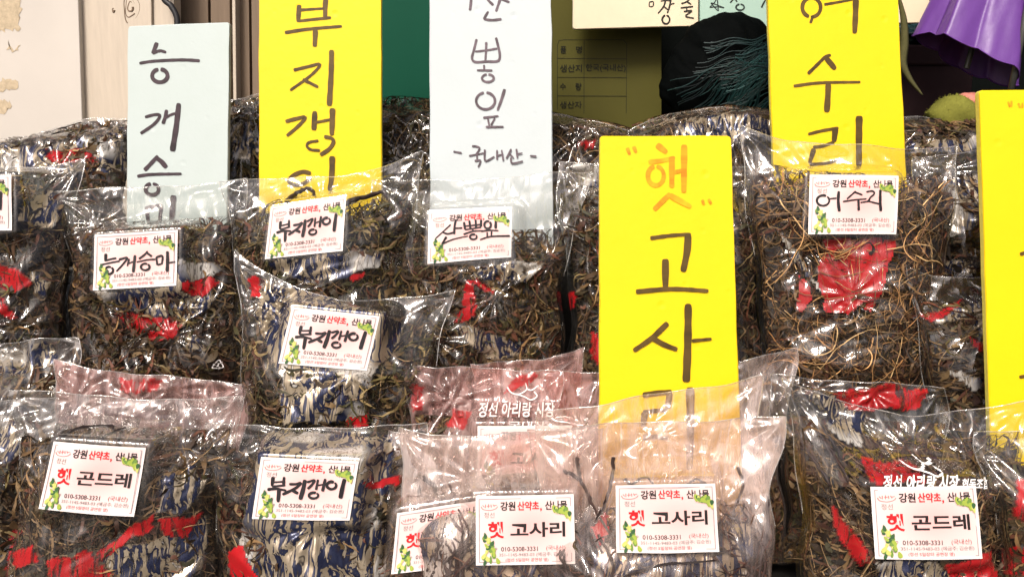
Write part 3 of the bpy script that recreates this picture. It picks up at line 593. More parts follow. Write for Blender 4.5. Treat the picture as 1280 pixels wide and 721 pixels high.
_lay = {}
def make_label(root, C, toff, pl, nametype, name, seed):
    """paper label stuck on the bag: quad given by four photo pixels"""
    rng = np.random.default_rng(seed); Q = pl.loc(np.array(C, float)[:, 0], np.array(C, float)[:, 1], -toff)
    b1, b2, b3 = rng.uniform(.0005, .0040), rng.uniform(-.0015, .0015), rng.uniform(.0, .0016)
    def mp(P, lift):
        a, b = P[:, :1], P[:, 1:2]
        V = Q[0] * (1 - a) * (1 - b) + Q[1] * a * (1 - b) + Q[2] * a * b + Q[3] * (1 - a) * b
        V = V.copy(); V[:, 1] = -toff - (b1 * (1 - (2 * a - 1) ** 2) + b2 * np.sin(b * 3.1) * a + b3 * np.sin(a * 7 + seed) * np.sin(b * 4 + seed) + b3)[:, 0] - lift; return V
    nu, nv = 27, 19; g = np.stack(np.meshgrid(np.linspace(0, 1, nu), np.linspace(0, 1, nv)), -1).reshape(-1, 2)
    d = np.minimum(np.minimum(g[:, 0], 1 - g[:, 0]) * 1.4, np.minimum(g[:, 1], 1 - g[:, 1])); inner = sstep(.02, .06, d)
    cen = np.exp(-((g[:, 0] - .55) ** 2 / .12 + (g[:, 1] - .45) ** 2 / .12)) * .55 + .40
    base = np.array([.74, .70, .68]); pink = np.array([.73, .40, .38]); c = base + (pink - base) * (inner * cen)[:, None]
    lab = build('label', mp(g, 0), grid_faces(nu, nv)[:, ::-1], M['card'], root, col=c, smooth=True)
    lab['label'] = f'white and pink paper label reading {"햇 " if nametype == "print" else ""}{name}'
    k = (nametype, name if nametype == 'print' else '')
    if k not in _lay: _lay[k] = label_layout(nametype, name)
    out, lv = _lay[k]
    A = Acc()
    for V, F, cc, lay in out: A.add(mp(V, .00035 + .00006 * lay), F, cc)
    A.build('lettering', M['ink'], lab)
    A = Acc()
    for V, F, cc, lay in lv: A.add(mp(V, .00095 + .00004 * lay), F, cc)
    A.build('leaf_motif', M['ink'], lab)
    if nametype == 'brush':
        A = Acc()
        for i, (V, F) in enumerate(BR[name]): A.add(mp(V, .00055 + .00002 * i), F, np.array((.014, .011, .013)) * rng.uniform(.8, 1.5))
        A.build('brush_lettering', M['ink'], lab)
    return Q

SWOOSH = [((0, .25), (.12, .55), (.32, .66), (.5, .55), (.62, .35), (.58, .0), 7), ((.62, .35), (.78, .42), (1.0, .15), 6), ((.32, .66), (.55, .8), (.75, .98), (.95, .78), (.85, .5), 7)]

def bag(label, px, Y, lean=12, T=.055, fill=.74, kinds=(('leaf', 900), ('stem', 300)), film='film', lab=None, red=(), foil=(), seed=0, res=.0021, pinch=.05, dome=0.0, sag=0.0,
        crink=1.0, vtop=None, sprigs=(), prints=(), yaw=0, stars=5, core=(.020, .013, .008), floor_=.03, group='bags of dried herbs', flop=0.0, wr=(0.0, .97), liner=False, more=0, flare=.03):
    rng = np.random.default_rng(seed + 100)
    pl = Plane(px, Y, lean, yaw); c = pl.c
    root = empty('herb_bag', pl.matrix(), label, 'herb bag', group)
    TL, TR, BR_, BL = c[:, [0, 2]]
    W = (np.linalg.norm(TR - TL) + np.linalg.norm(BR_ - BL)) / 2; H = (np.linalg.norm(TL - BL) + np.linalg.norm(TR - BR_)) / 2
    horn = rng.uniform(.0, flare, 2)
    def plan(u, v):
        sd = 2 * u - 1; pv = np.sin(math.pi * np.clip(v / .92, 0, 1)) ** .8 * pinch
        uu = .5 + (u - .5) * (1 - pv)
        X = ((BL + (BR_ - BL) * uu[..., None]) * (1 - v)[..., None] + (TL + (TR - TL) * uu[..., None]) * v[..., None])
        dz = (dome * (1 - sd ** 2) - sag * (1 - np.abs(sd))) * sstep(.35, 1, v) * H
        tp = sstep(.6, 1, v); X = X.copy(); X[..., 1] += dz + tp * H * (horn[0] * np.clip(-sd, 0, 1) ** 3 + horn[1] * np.clip(sd, 0, 1) ** 3 - .012)
        X[..., 0] += .0035 * np.sin(v * 8 + seed) * sd + .0022 * np.sin(v * 19 + seed * 2 + sd) * np.abs(sd) + tp * .004 * sd * (1 + np.sin(seed * 3))
        return X
    def thick(u, v):
        body = np.minimum(np.clip(v / .16, 0, 1) ** .5, 1.0) * (1 - sstep(fill - .12, min(1.0, fill + .16), v) * .97)
        side = (1 - np.abs(2 * u - 1) ** 2.6) ** .62
        lump = 1 + .16 * (facet(u * W, v * H, .075, seed + 3) + .5 * np.sin(u * 7 + seed) * np.sin(v * 8 + seed * 2))
        return T * body * side * lump
    def lean_off(u, v): return flop * sstep(fill, 1.0, v) + (.007 * np.sin(u * 5 + seed) + .003 * np.sin(u * 13 + seed * 2)) * sstep(fill - .1, 1, v)
    def mp(u, v, w):
        X = plan(u, v); t = thick(u, v); y = np.where(w >= 0, -w * t * .68, -w * t * .32) + lean_off(u, v)
        return np.stack([X[..., 0], y, X[..., 1]], -1)
    shape = dict(W=W, H=H, map=mp)
    def to_px(P):
        Wd = P @ pl.R.T + pl.o - CAM; dep = Wd @ FW; return np.stack([640 + Wd @ RT / dep * FPX, 360.5 - Wd @ UP / dep * FPX], 1)
    # ---- film, front
    nu, nv = max(12, int(W / res)), max(12, int(H / res))
    U, V_ = np.meshgrid(np.linspace(0, 1, nu), np.linspace(0, 1, nv)); u, v = U.ravel(), V_.ravel()
    F3 = mp(u, v, np.ones_like(u)); x, z = F3[:, 0], F3[:, 2]
    edge = sstep(0, .05, np.minimum(np.minimum(u, 1 - u), 1 - v)) * .75 + .25
    an = rng.uniform(-1.2, 1.2, 3)
    amp = (.85 + .35 * sstep(fill - .2, fill + .1, v)) * edge * crink
    cr = .0130 * facet(x, z, .040, seed + 1, 2.6, an[0]) + .0075 * facet(x, z, .017, seed + 2, 4.5, an[1]) + .0032 * facet(x, z, .0085, seed + 5, 5.0, an[2])
    pts = [(rng.uniform(.1, .9), rng.uniform(.25, .98)) for _ in range(stars)]
    for (su, sv) in pts + [(0.02, .97), (.98, .97)]:
        q = plan(np.array([su]), np.array([sv]))[0]; dx, dz = x - q[0], z - q[1]; r = np.hypot(dx, dz) + 1e-6; nA = rng.integers(7, 13)
        cr += .0042 * np.exp(-r / .05) * sstep(0, .012, r) * tri(np.arctan2(dz, dx) * nA + rng.uniform(0, 6) + 1.2 * np.sin(r * 22 + rng.uniform(0, 6)))
    for pr in prints:
        bb = pr[2:6]; Pq = to_px(F3); dx_ = np.maximum(np.maximum(bb[0] - Pq[:, 0], Pq[:, 0] - bb[1]), 0); dy_ = np.maximum(np.maximum(bb[2] - Pq[:, 1], Pq[:, 1] - bb[3]), 0)
        amp = amp * (1 - .88 * (1 - sstep(2, 14, np.hypot(dx_, dy_))))
    off = -cr * amp
    topw = sstep(.9, 1, v); F3[:, 1] += off; F3[:, 2] += topw * (.0014 * np.sin(u * 9 + seed) + .0007 * np.sin(u * 23 + seed * 3)) 
    # keep the front film outside the herbs
    if lab is not None:
        C, ntype, nm = lab; ab = invquad(C, to_px(F3)); inside = (ab > -.0).all(1) & (ab < 1.).all(1)
        toff = float(np.max(-F3[inside, 1])) + .001 if inside.any() else T * .7
        for _ in range(2):
            Q = pl.loc(np.array(C, float)[:, 0], np.array(C, float)[:, 1], -toff); q2 = Q[:, [0, 2]]
            ab = invquad(q2, F3[:, [0, 2]])
            da = np.maximum(np.abs(ab - .5) - .5, 0) * np.array([.1, .07]); dd = np.hypot(da[:, 0], da[:, 1])
        k = 1 - sstep(.003, .022, dd); tgt = -toff + .0012
        F3[:, 1] = F3[:, 1] * (1 - k) + tgt * k
    # ---- printed areas and painted reflections
    P2 = to_px(F3); P2w = P2 + np.stack([2.0 * np.sin(P2[:, 1] * .11 + seed) + 0.8 * np.sin(P2[:, 1] * .53 + P2[:, 0] * .3), 2.0 * np.sin(P2[:, 0] * .13 + seed) + 0.8 * np.sin(P2[:, 0] * .47 + P2[:, 1] * .37)], 1)
    P2w += (facet(x, z, .040, seed + 1, 1.9, an[0]) * 9)[:, None] * np.array([.8, .6])
    ir = np.zeros(len(F3)); fo = np.zeros(len(F3))
    for pg in foil: fo = np.maximum(fo, in_poly(P2w, pg))
    for pg in red: ir = np.maximum(ir, in_poly(P2w, pg))
    fo = fo * (1 - ir)
    # ---- film, back
    mu, mv = max(8, nu // 3), max(8, nv // 3)
    Ub, Vb = np.meshgrid(np.linspace(0, 1, mu), np.linspace(0, 1, mv)); ub, vb = Ub.ravel(), Vb.ravel()
    B3 = mp(ub, vb, -np.ones_like(ub)); eb = sstep(0, .05, np.minimum(np.minimum(ub, 1 - ub), 1 - vb))
    B3[:, 1] += (.0015 + .006 * (facet(B3[:, 0], B3[:, 2], .034, seed + 8, 1.5) + .5)) * eb * crink
    B3[:, 2] += sstep(.9, 1, vb) * (.0014 * np.sin(ub * 9 + seed) + .0007 * np.sin(ub * 23 + seed * 3))
    allV = np.vstack([F3, B3]); allF = np.vstack([grid_faces(nu, nv), grid_faces(mu, mv)[:, ::-1] + len(F3)])
    zb = np.zeros(len(B3))
    if liner:
        ik = np.maximum(ir, fo); gf = grid_faces(nu, nv); gf = gf[(ik[gf] > .5).all(1)]
        Lv = mp(u, v, np.full_like(u, .86)); Lv[:, 1] -= cr * .35; use = np.unique(gf); rm = np.zeros(len(Lv), int); rm[use] = np.arange(len(use))
        build('print_reflection_liner', Lv[use], rm[gf], M['liner'], root, smooth=True, attrs={'ink_red': ir[use], 'foil_print_reflect': fo[use], 'crk': (cr / .0085)[use]})
        ir = ir * 0; fo = fo * 0
    build('film', allV, allF, M[film], root, smooth=True, attrs={'ink_red': np.r_[ir, zb], 'foil_print_reflect': np.r_[fo, zb], 'crk': np.r_[cr / .0085, zb], 'two_ply': np.r_[sstep(fill - .16, fill + .02, v), zb + (2.2 if film == 'film_pink' and core is None and fill > .52 else .6 if film == 'film_pink' else .3)]})
    # ---- sealed hem along the top and both sides
    G3 = F3.reshape(nv, nu, 3); pth = np.vstack([G3[int(nv * .55)::3, 0], G3[-1, ::3], G3[int(nv * .55)::3, -1][::-1]])
    Vt, Ft = tube(pth + np.array([0, -.0004, 0]), .0006, 4); build('hem', Vt, Ft, M['seam'], root, smooth=True)
    # ---- herbs
    if kinds:
        Vs, Fs, Cs, n = [], [], [], 0
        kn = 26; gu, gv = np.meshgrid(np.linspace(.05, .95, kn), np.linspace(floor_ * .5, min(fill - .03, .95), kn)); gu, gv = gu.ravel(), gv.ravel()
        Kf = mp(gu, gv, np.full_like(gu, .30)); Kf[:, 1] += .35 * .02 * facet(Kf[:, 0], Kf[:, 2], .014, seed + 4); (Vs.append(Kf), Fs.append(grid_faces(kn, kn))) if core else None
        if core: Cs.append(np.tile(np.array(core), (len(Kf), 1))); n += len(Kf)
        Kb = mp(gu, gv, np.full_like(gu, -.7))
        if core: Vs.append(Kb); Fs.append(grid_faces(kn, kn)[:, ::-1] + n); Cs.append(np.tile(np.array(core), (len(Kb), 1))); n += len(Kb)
        for kd, cnt, *wk in kinds:
            wr_ = wk[0] if wk else wr
            a, f_, cc = strips(rng, kd, cnt, shape, vr=(floor_, fill - .02), wr=wr_); Vs.append(a); Fs.append(f_ + n); Cs.append(cc); n += len(a)
            a, f_, cc = strips(rng, kd, cnt // 2, shape, vr=(fill - .16, fill + .03), wr=(-.9, .9)); Vs.append(a); Fs.append(f_ + n); Cs.append(cc); n += len(a)
        build('herbs', np.vstack(Vs), np.vstack(Fs), M['herb'], root, col=np.vstack(Cs))
    # ---- stalks poking up into the clear flap, drawn as real stems between the two films
    if sprigs:
        A = Acc(); sprigs = list(sprigs); r2 = np.random.default_rng(seed + 7)
        for k in range(more):
            x0, y0 = [(px[0][0] + 14 + r2.random() * 60, 690), (px[1][0] - 14 - r2.random() * 60, 690)][k % 2]; a0 = r2.normal(-1.57, .45); q = [(x0, y0 + 30)]
            for j in range(5): a0 += r2.normal(0, .4); q.append((q[-1][0] + 17 * math.cos(a0), q[-1][1] + 17 * math.sin(a0)))
            q = [(min(max(X_, px[0][0] + 8), px[1][0] - 8), Y_) for X_, Y_ in q]; sprigs.append((q, .0011))
            b0 = q[2 + k % 2]; sprigs.append(([b0, (b0[0] + r2.normal(0, 10), b0[1] - 14), (b0[0] + r2.normal(0, 16), b0[1] - 30)], .0009))
        for pts_, r in sprigs:
            Lp = pl.loc(np.array(pts_, float)[:, 0], np.array(pts_, float)[:, 1]); P = smooth_line(Lp, 6)
            P = P[np.r_[True, np.linalg.norm(np.diff(P[:, [0, 2]], axis=0), axis=1) > 1e-5]]
            ix = [np.argmin(((F3[:, [0, 2]] - q) ** 2).sum(1)) for q in P[:, [0, 2]]]; yy = F3[ix, 1]; yy = np.convolve(np.pad(yy, 3, 'edge'), np.ones(7) / 7, 'valid')
            P[:, 1] = yy + .004 + rng.normal(0, .0005, len(P)); P[:, [0, 2]] += rng.normal(0, .0004, (len(P), 2))
            Vt, Ft = tube(P, 1.35 * np.linspace(r, r * .6, len(P)) * rng.uniform(.85, 1.15, len(P)), 6); A.add(Vt, Ft, np.array(PAL['fern'][rng.integers(0, 2)]) * rng.uniform(.6, 1.2))
        A.build('stalks', M['herb'], root, smooth=True)
    if lab is not None: make_label(root, C, toff, pl, ntype, nm, seed)
    if prints:
        A = Acc(); Fq = F3[:, [0, 2]]
        def stick(Vp, F, cc, lift):
            Lp = pl.loc(Vp[:, 0], Vp[:, 1], -T * .4); D2 = [((Fq - q) ** 2).sum(1) for q in Lp[:, [0, 2]]]
            Lp[:, 1] = np.array([F3[d < max(.0045 ** 2, d.min() * 1.01), 1].min() for d in D2]) - lift + .0012; A.add(Lp, F, cc)
        for pr in prints:
            if pr[0] == 'text':
                _, s, x0, x1, y0, y1, cc, bold = pr; Vp, F = text_mesh(s, bold); stick(np.stack([x0 + Vp[:, 0] * (x1 - x0) + .15 * (1 - Vp[:, 1]) * (y1 - y0), y0 + Vp[:, 1] * (y1 - y0)], 1), F, cc, .0024)
            else:
                _, sts, x0, x1, y0, y1, cc, wd = pr
                for k, s in enumerate(sts):
                    Vp, F = ribbon2d(tuple((x0 + p[0] * (x1 - x0), y0 + p[1] * (y1 - y0)) for p in s[:-1]) + (wd,), rng); stick(Vp, F, cc, .0024 + .0002 * k)
        A.build('film_print', M['ink'], root)
    return root

WHT = (.78, .74, .72)
LEAFY = (('leaf', 1500), ('flake', 800, (.3, .97)), ('crumb', 500, (.5, .97)), ('stem', 350), ('green', 450)); GREEN = (('green', 1700), ('flake', 700, (.3, .97)), ('crumb', 400, (.5, .97)), ('stem', 300), ('leaf', 400)); STEMMY = (('stem', 1400), ('flake', 600, (.3, .97)), ('crumb', 500, (.5, .97)), ('leaf', 1300)); FERN = (('fern', 330), ('stem', 30), ('leaf', 40))
BIGF = (('leaf', 700), ('green', 500), ('stem', 300))
# --- back layer, lying bags under the wall
bag('crumpled clear bag at the far left of the back layer, below the white panel', [(-40, 186), (168, 148), (172, 335), (-40, 335)], 1.19, 25, .07, .9, LEAFY, seed=1, film='film_milk', red=[[(60, 190), (110, 185), (120, 200), (60, 205)]], foil=[[(-40, 180), (60, 185), (150, 160), (170, 215), (-40, 215)]], dome=.04, crink=1.4, res=.003)
bag('clear herb bag in the back layer between mint and yellow boards', [(255, 128), (430, 128), (430, 335), (255, 335)], 1.20, 25, .07, .9, GREEN, seed=2, foil=[[(280, 165), (310, 150), (330, 190), (290, 200)]], dome=.05, crink=1.2, res=.003)
bag('clear herb bag in the back layer below the dark green board', [(430, 134), (600, 128), (600, 335), (430, 335)], 1.20, 25, .07, .93, (('green', 700), ('stem', 700)), seed=3, dome=.03, crink=1.1, res=.003)
bag('low bag of brown stems in the back layer below the olive form board', [(640, 150), (812, 168), (815, 335), (640, 335)], 1.19, 25, .08, .93, (('leaf', 600), ('stem', 900)), seed=4, red=[[(722, 176), (745, 178), (742, 186), (722, 184)]], dome=.07, crink=1.0, res=.003)
bag('domed herb bag in the back layer below the dark net sack', [(790, 168), (1000, 150), (1000, 335), (800, 335)], 1.18, 25, .09, .93, (('leaf', 600), ('stem', 900)), seed=5, foil=[[(845, 160), (905, 142), (965, 150), (965, 175), (850, 178)]], dome=.16, crink=1.2, res=.003)
bag('clear herb bag in the back layer below the green moss lump', [(1080, 150), (1250, 150), (1250, 335), (1080, 335)], 1.18, 25, .07, .9, LEAFY, seed=6, foil=[[(1135, 176), (1225, 172), (1225, 188), (1135, 192)]], dome=.04, crink=1.2, res=.003)
# --- third row
bag('dark herb bag at the left end of the upper row, its label cut off', [(-165, 208), (104, 205), (88, 505), (-150, 505)], 1.035, 12, .075, .86, LEAFY, lab=([(-92, 224), (15.5, 218.7), (14.8, 288), (-92, 292)], 'brush', '부지갱이'), seed=10, flare=.075, red=[[(-20, 325), (20, 335), (40, 358), (20, 365), (-20, 350)], [(-20, 360), (6, 372), (24, 402), (-20, 380)]], foil=[[(46, 238), (62, 235), (78, 270), (60, 284), (20, 275)], [(36, 340), (62, 352), (58, 370), (44, 366)]])
bag('herb bag with brush label 능개승마 in front of the mint board', [(78, 238), (304, 222), (308, 505), (92, 505)], 1.03, 12, .07, .75, LEAFY, lab=([(119.4, 293.7), (223, 287.5), (220.5, 356.8), (116.2, 363)], 'brush', '능개승마'), seed=11,
    red=[[(140, 388), (200, 396), (226, 406), (218, 424), (168, 420)], [(226, 352), (262, 348), (276, 358), (262, 372), (228, 362)]], foil=[[(118, 364), (200, 360), (216, 360), (228, 326), (282, 336), (262, 354), (230, 352), (228, 366), (276, 374), (262, 388), (225, 398), (175, 390), (140, 384)], [(226, 402), (250, 424), (262, 442), (236, 430)]],
    prints=(('text', '♴', 268, 280, 449, 461, WHT, 0),))
bag('upper row herb bag with brush label 부지갱이 in front of the yellow board', [(282, 226), (527, 206), (515, 505), (292, 505)], 1.025, 12, .07, .78, GREEN, lab=([(338.7, 258.7), (433, 245.6), (428.6, 313.7), (331, 324)], 'brush', '부지갱이'), seed=12, flare=.075,
    foil=[[(330, 328), (385, 322), (432, 316), (480, 308), (470, 330), (430, 348), (380, 352), (345, 340)]], red=[[(440, 345), (455, 343), (452, 352), (440, 352)]], sprigs=[([(330, 270), (334, 258), (350, 252), (362, 257)], .0016), ([(364, 255), (372, 240), (388, 236), (398, 248)], .0022), ([(440, 262), (455, 250), (478, 240), (485, 252)], .0024)])
bag('herb bag with brush label 산뽕잎 in front of the pale blue board', [(476, 224), (724, 216), (702, 505), (502, 505)], 1.025, 12, .072, .67, LEAFY, lab=([(536, 265), (640, 260), (639, 321.5), (534.4, 330)], 'brush', '산뽕잎'), seed=13, flare=.075,
    red=[[(584, 352), (592, 350), (596, 395), (586, 404), (570, 402)], [(595, 350), (622, 362), (618, 366), (594, 356)]], foil=[[(572, 408), (600, 412), (640, 426), (690, 428), (640, 444), (622, 448), (590, 436)], [(590, 336), (650, 326), (680, 330), (660, 350), (620, 356)]])
bag('dark herb bag half hidden behind the yellow 고사리 board', [(698, 204), (958, 206), (962, 505), (706, 505)], 1.04, 12, .07, .82, LEAFY, seed=14, red=[[(706, 362), (716, 366), (714, 385), (706, 384)], [(738, 412), (750, 420), (750, 455), (736, 440)]], foil=[[(712, 205), (750, 208), (750, 235), (725, 232)]])
bag('bag of curly tan roots with brush label 어수리', [(931, 170), (1194, 190), (1176, 505), (944, 505)], 1.015, 12, .075, .80, (('root', 170, (.86, .98)), ('root', 300, (.2, .7)), ('stem', 300, (.3, .72)), ('leaf', 1500, (0, .70))), lab=([(1011.9, 218.7), (1123, 220), (1120, 293), (1010, 293)], 'brush', '어수리'), seed=15, flare=.075, liner=True,
    red=[[(1030, 294), (1098, 294), (1096, 340), (1090, 372), (1062, 396), (1034, 388), (1022, 350)], [(1098, 297), (1128, 297), (1122, 330), (1112, 366), (1096, 392), (1084, 384), (1094, 340)], [(1000, 340), (1012, 352), (1020, 375), (1008, 400), (998, 380)]], foil=[[(975, 290), (990, 296), (1022, 350), (1026, 366), (1005, 340), (985, 312)]])
bag('herb bag behind the right edge of the root bag in the upper row', [(1138, 196), (1335, 172), (1335, 505), (1160, 505)], 1.06, 12, .07, .82, LEAFY, seed=16, flare=.075, foil=[[(1170, 235), (1222, 215), (1222, 280), (1180, 300)], [(1175, 330), (1220, 325), (1220, 340), (1178, 345)]])
# --- second row
bag('clear herb bag in the middle row below the far left dark bag', [(-70, 432), (95, 418), (82, 705), (-70, 705)], .93, 12, .06, .80, LEAFY, seed=20, film='film_milk', foil=[[(-20, 440), (60, 430), (80, 450), (40, 462), (-20, 470)]], crink=1.3)
bag('rosy filmed bag standing behind the left 햇 곤드레 bag', [(70, 452), (305, 478), (300, 705), (82, 705)], .905, 12, .04, .6, LEAFY, film='film_rose', seed=21, red=[[(150, 474), (200, 476), (195, 492), (150, 490)]])
bag('middle row bag of silver and navy print and painted reflections with tilted brush label 부지갱이', [(296, 330), (566, 362), (506, 705), (298, 705)], .93, 12, .085, .80, GREEN, lab=([(365, 383.7), (474.8, 395), (458.5, 463), (348, 454)], 'brush', '부지갱이'), seed=22, film='film_print_reflect', flare=.075, pinch=.10, sag=.08,
    foil=[[(330, 352), (400, 366), (440, 378), (500, 400), (490, 440), (462, 470), (455, 528), (352, 528), (350, 470), (322, 400)]], red=[[(432, 520), (456, 515), (456, 530), (430, 530)], [(308, 345), (322, 348), (328, 375), (316, 372)]])
bag('rosy bag with white printed swoosh standing in the middle of the second row', [(507, 455), (702, 461), (702, 705), (510, 705)], .90, 12, .045, .66, LEAFY, film='film_rose', seed=23, lab=([(597, 532), (715, 531), (716, 613), (597, 614)], 'print', '고사리'),
    red=[[(512, 480), (530, 482), (528, 510), (514, 515)], [(565, 512), (585, 510), (578, 535), (555, 535)], [(640, 474), (672, 465), (662, 482), (632, 490)]],
    prints=(('stroke', SWOOSH, 634, 674, 480, 502, WHT, 1.6), ('text', '정선 아리랑 시장', 597, 692, 504, 519, WHT, .02), ('text', '국내산', 636, 680, 524, 533, WHT, .01)))
bag('thin rosy film bag sticking up behind the printed swoosh bag', [(596, 456), (724, 438), (722, 705), (600, 705)], .935, 12, .03, .5, LEAFY, film='film_rose', seed=24)
bag('rosy film bag tucked behind the left edge of the 고사리 board', [(690, 467), (885, 459), (885, 705), (690, 705)], .915, 12, .03, .5, LEAFY, film='film_rose', seed=25)
bag('rosy film bag rising behind the right edge of the 고사리 board', [(800, 470), (986, 437), (982, 705), (800, 705)], .905, 12, .035, .5, LEAFY, film='film_pink', seed=26)
bag('rosy bag behind the right 햇 곤드레 bag, below the tan roots', [(964, 466), (1184, 482), (1182, 705), (976, 705)], .89, 12, .04, .7, LEAFY, film='film', seed=27, red=[[(1040, 490), (1110, 480), (1160, 490), (1150, 510), (1060, 512)]], foil=[[(1000, 494), (1060, 490), (1120, 500), (1040, 515)]])
bag('small herb bag leaning on the left edge of the right yellow board', [(1139, 346), (1340, 338), (1340, 705), (1186, 705)], .945, 12, .07, .82, LEAFY, seed=28, flare=.075, foil=[[(1165, 400), (1222, 372), (1235, 395), (1235, 420), (1195, 400)], [(1178, 462), (1230, 470), (1234, 484), (1215, 484), (1190, 470)]], red=[[(1206, 416), (1232, 430), (1232, 440), (1214, 428)], [(1150, 394), (1200, 374), (1205, 380), (1160, 400)]])
# --- front row
bag('herb bag cut off by the left edge in the front row', [(-175, 498), (70, 494), (44, 835), (-175, 835)], .845, 12, .07, .78, LEAFY, seed=30, red=[[(8, 660), (40, 650), (45, 700), (10, 721)]], foil=[[(0, 540), (20, 530), (30, 570), (5, 580)]])
bag('left front bag with printed label 햇 곤드레', [(22, 488), (304, 498), (272, 835), (4, 835)], .81, 12, .075, .80, STEMMY, lab=([(68, 551), (183, 559), (168, 645), (49, 635)], 'print', '곤드레'), seed=31, film='film_milk',
    red=[[(120, 690), (150, 668), (180, 650), (195, 640), (190, 660), (160, 672), (128, 700)], [(60, 700), (110, 690), (140, 715), (120, 740), (60, 740)], [(200, 650), (255, 640), (230, 668), (205, 672)], [(15, 690), (40, 680), (50, 700), (20, 712)]],
    foil=[[(126, 690), (165, 680), (200, 672), (258, 645), (255, 690), (230, 735), (160, 735)], [(200, 600), (240, 580), (258, 600), (225, 640), (200, 640)]],
    sprigs=[([(52, 575), (50, 550), (58, 538), (66, 536)], .0012), ([(60, 560), (75, 540), (88, 535), (95, 548)], .0010), ([(90, 556), (100, 545), (120, 530), (150, 528), (165, 535)], .0014), ([(150, 550), (160, 536), (172, 530)], .0012), ([(68, 548), (85, 555), (110, 548), (130, 552)], .0010)])
bag('front bag of navy and beige print and painted reflections with brush label 부지갱이', [(268, 529), (518, 531), (507, 835), (260, 835)], .80, 12, .08, .82, LEAFY, lab=([(326.7, 570.4), (448.8, 576), (437, 650), (315, 648)], 'brush', '부지갱이'), seed=32, film='film_print_reflect',
    foil=[[(330, 540), (420, 538), (495, 548), (490, 600), (470, 640), (490, 700), (480, 740), (330, 740), (300, 690), (304, 660), (316, 600)]], red=[[(290, 692), (306, 682), (328, 740), (290, 740)], [(452, 602), (500, 596), (496, 606), (455, 610)]])
bag('bag with tilted pink label mostly hidden behind the left 햇 고사리 bag', [(482, 545), (690, 538), (690, 835), (470, 835)], .79, 12, .05, .74, STEMMY, film='film_pink', lab=([(497, 640), (612, 622), (604, 700), (489, 717)], 'print', '고사리'), seed=33)
FS = .0014
bag('pink filmed bag of fern stalks, its 햇 고사리 label partly covered by the next bag', [(507, 541), (748, 535), (748, 835), (505, 835)], .765, 12, .06, .64, FERN, film='film_pink', lab=([(594.6, 619.7), (717, 617), (719, 704), (595, 706)], 'print', '고사리'), seed=34, core=None, liner=True, more=22,
    foil=[[(514, 650), (575, 635), (594, 650), (596, 704), (720, 702), (728, 760), (520, 760), (525, 690)]], crink=.8,
    sprigs=[([(520, 665), (523, 630), (525, 595), (532, 600), (548, 620), (556, 650)], FS), ([(514, 635), (520, 662), (524, 700)], FS), ([(553, 615), (566, 640), (580, 655)], FS), ([(562, 604), (568, 622), (588, 650)], .001), ([(528, 600), (545, 608), (540, 640), (560, 668)], .001), ([(526, 690), (540, 660), (566, 650)], .001), ([(548, 690), (556, 660), (572, 620)], .001), ([(516, 715), (530, 690), (532, 660)], .0012)])
bag('pink film bag standing in front of the lower half of the 고사리 board', [(667, 513), (958, 468), (955, 835), (680, 835)], .785, 12, .03, .5, FERN, film='film_pink', seed=35, core=None, crink=.7)
bag('pink filmed bag of branching fern stalks with a fully visible 햇 고사리 label', [(667, 532), (973, 517), (968, 835), (684, 835)], .74, 12, .06, .56, FERN, film='film_pink', lab=([(769, 605.6), (893, 603), (899, 689), (770.5, 690)], 'print', '고사리'), seed=36, core=None, liner=True, more=12, crink=.8,
    foil=[[(745, 672), (770, 688), (895, 686), (925, 650), (945, 660), (940, 760), (735, 760)]], red=[[(735, 660), (765, 640), (768, 672), (745, 690)]],
    sprigs=[([(704, 585), (725, 600), (738, 625), (760, 660)], FS), ([(720, 570), (726, 600), (738, 622)], FS), ([(766, 572), (758, 600), (752, 625), (742, 650)], FS), ([(738, 622), (736, 650), (748, 680)], FS), ([(775, 590), (790, 600), (820, 602), (870, 595)], .0012), ([(780, 600), (800, 588), (815, 604)], .001), ([(925, 586), (930, 610), (915, 640), (905, 660)], .001), ([(961, 596), (958, 650), (945, 690), (940, 721)], FS), ([(945, 650), (950, 700), (938, 735)], .001), ([(905, 640), (925, 650), (948, 648)], .001), ([(872, 596), (860, 590), (845, 600)], .001), ([(745, 660), (760, 690), (758, 720)], .0012)])
bag('right front bag with white film lettering above its label 햇 곤드레', [(981, 487), (1282, 503), (1264, 835), (1002, 835)], .78, 12, .075, .80, STEMMY, lab=([(1087.8, 607.9), (1219.4, 606), (1228, 697.6), (1094, 698)], 'print', '곤드레'), seed=37, flare=.075, sag=.06,
    red=[[(1074, 572), (1120, 576), (1150, 582), (1160, 602), (1090, 604)], [(1040, 628), (1062, 655), (1092, 705), (1080, 710), (1052, 675)], [(1180, 705), (1240, 690), (1250, 725), (1190, 735)]], foil=[[(1098, 702), (1170, 702), (1200, 740), (1105, 740)], [(1020, 480), (1080, 520), (1075, 560), (1040, 540)]],
    prints=(('text', '정선 아리랑 시장', 1085, 1176, 586, 604, (.84, .82, .80), .026), ('text', '협동조합', 1180, 1214, 590, 603, (.84, .82, .80), .02), ('stroke', SWOOSH, 1122, 1162, 569, 588, (.84, .82, .80), 2.0)),
    sprigs=[([(1000, 560), (1002, 540), (1012, 534), (1022, 545), (1030, 570)], .0018), ([(1004, 555), (1016, 548), (1028, 556), (1040, 590)], .0016), ([(1010, 545), (1026, 540), (1036, 552), (1040, 570)], .0014), ([(998, 552), (1010, 572), (1024, 600)], .0016)])
bag('orange and red printed bag cut off by the right edge in the front row', [(1234, 543), (1425, 522), (1425, 835), (1248, 835)], .745, 12, .06, .78, LEAFY, seed=38, red=[[(1270, 600), (1310, 590), (1310, 660), (1274, 650)], [(1255, 690), (1300, 680), (1300, 721), (1255, 721)]])

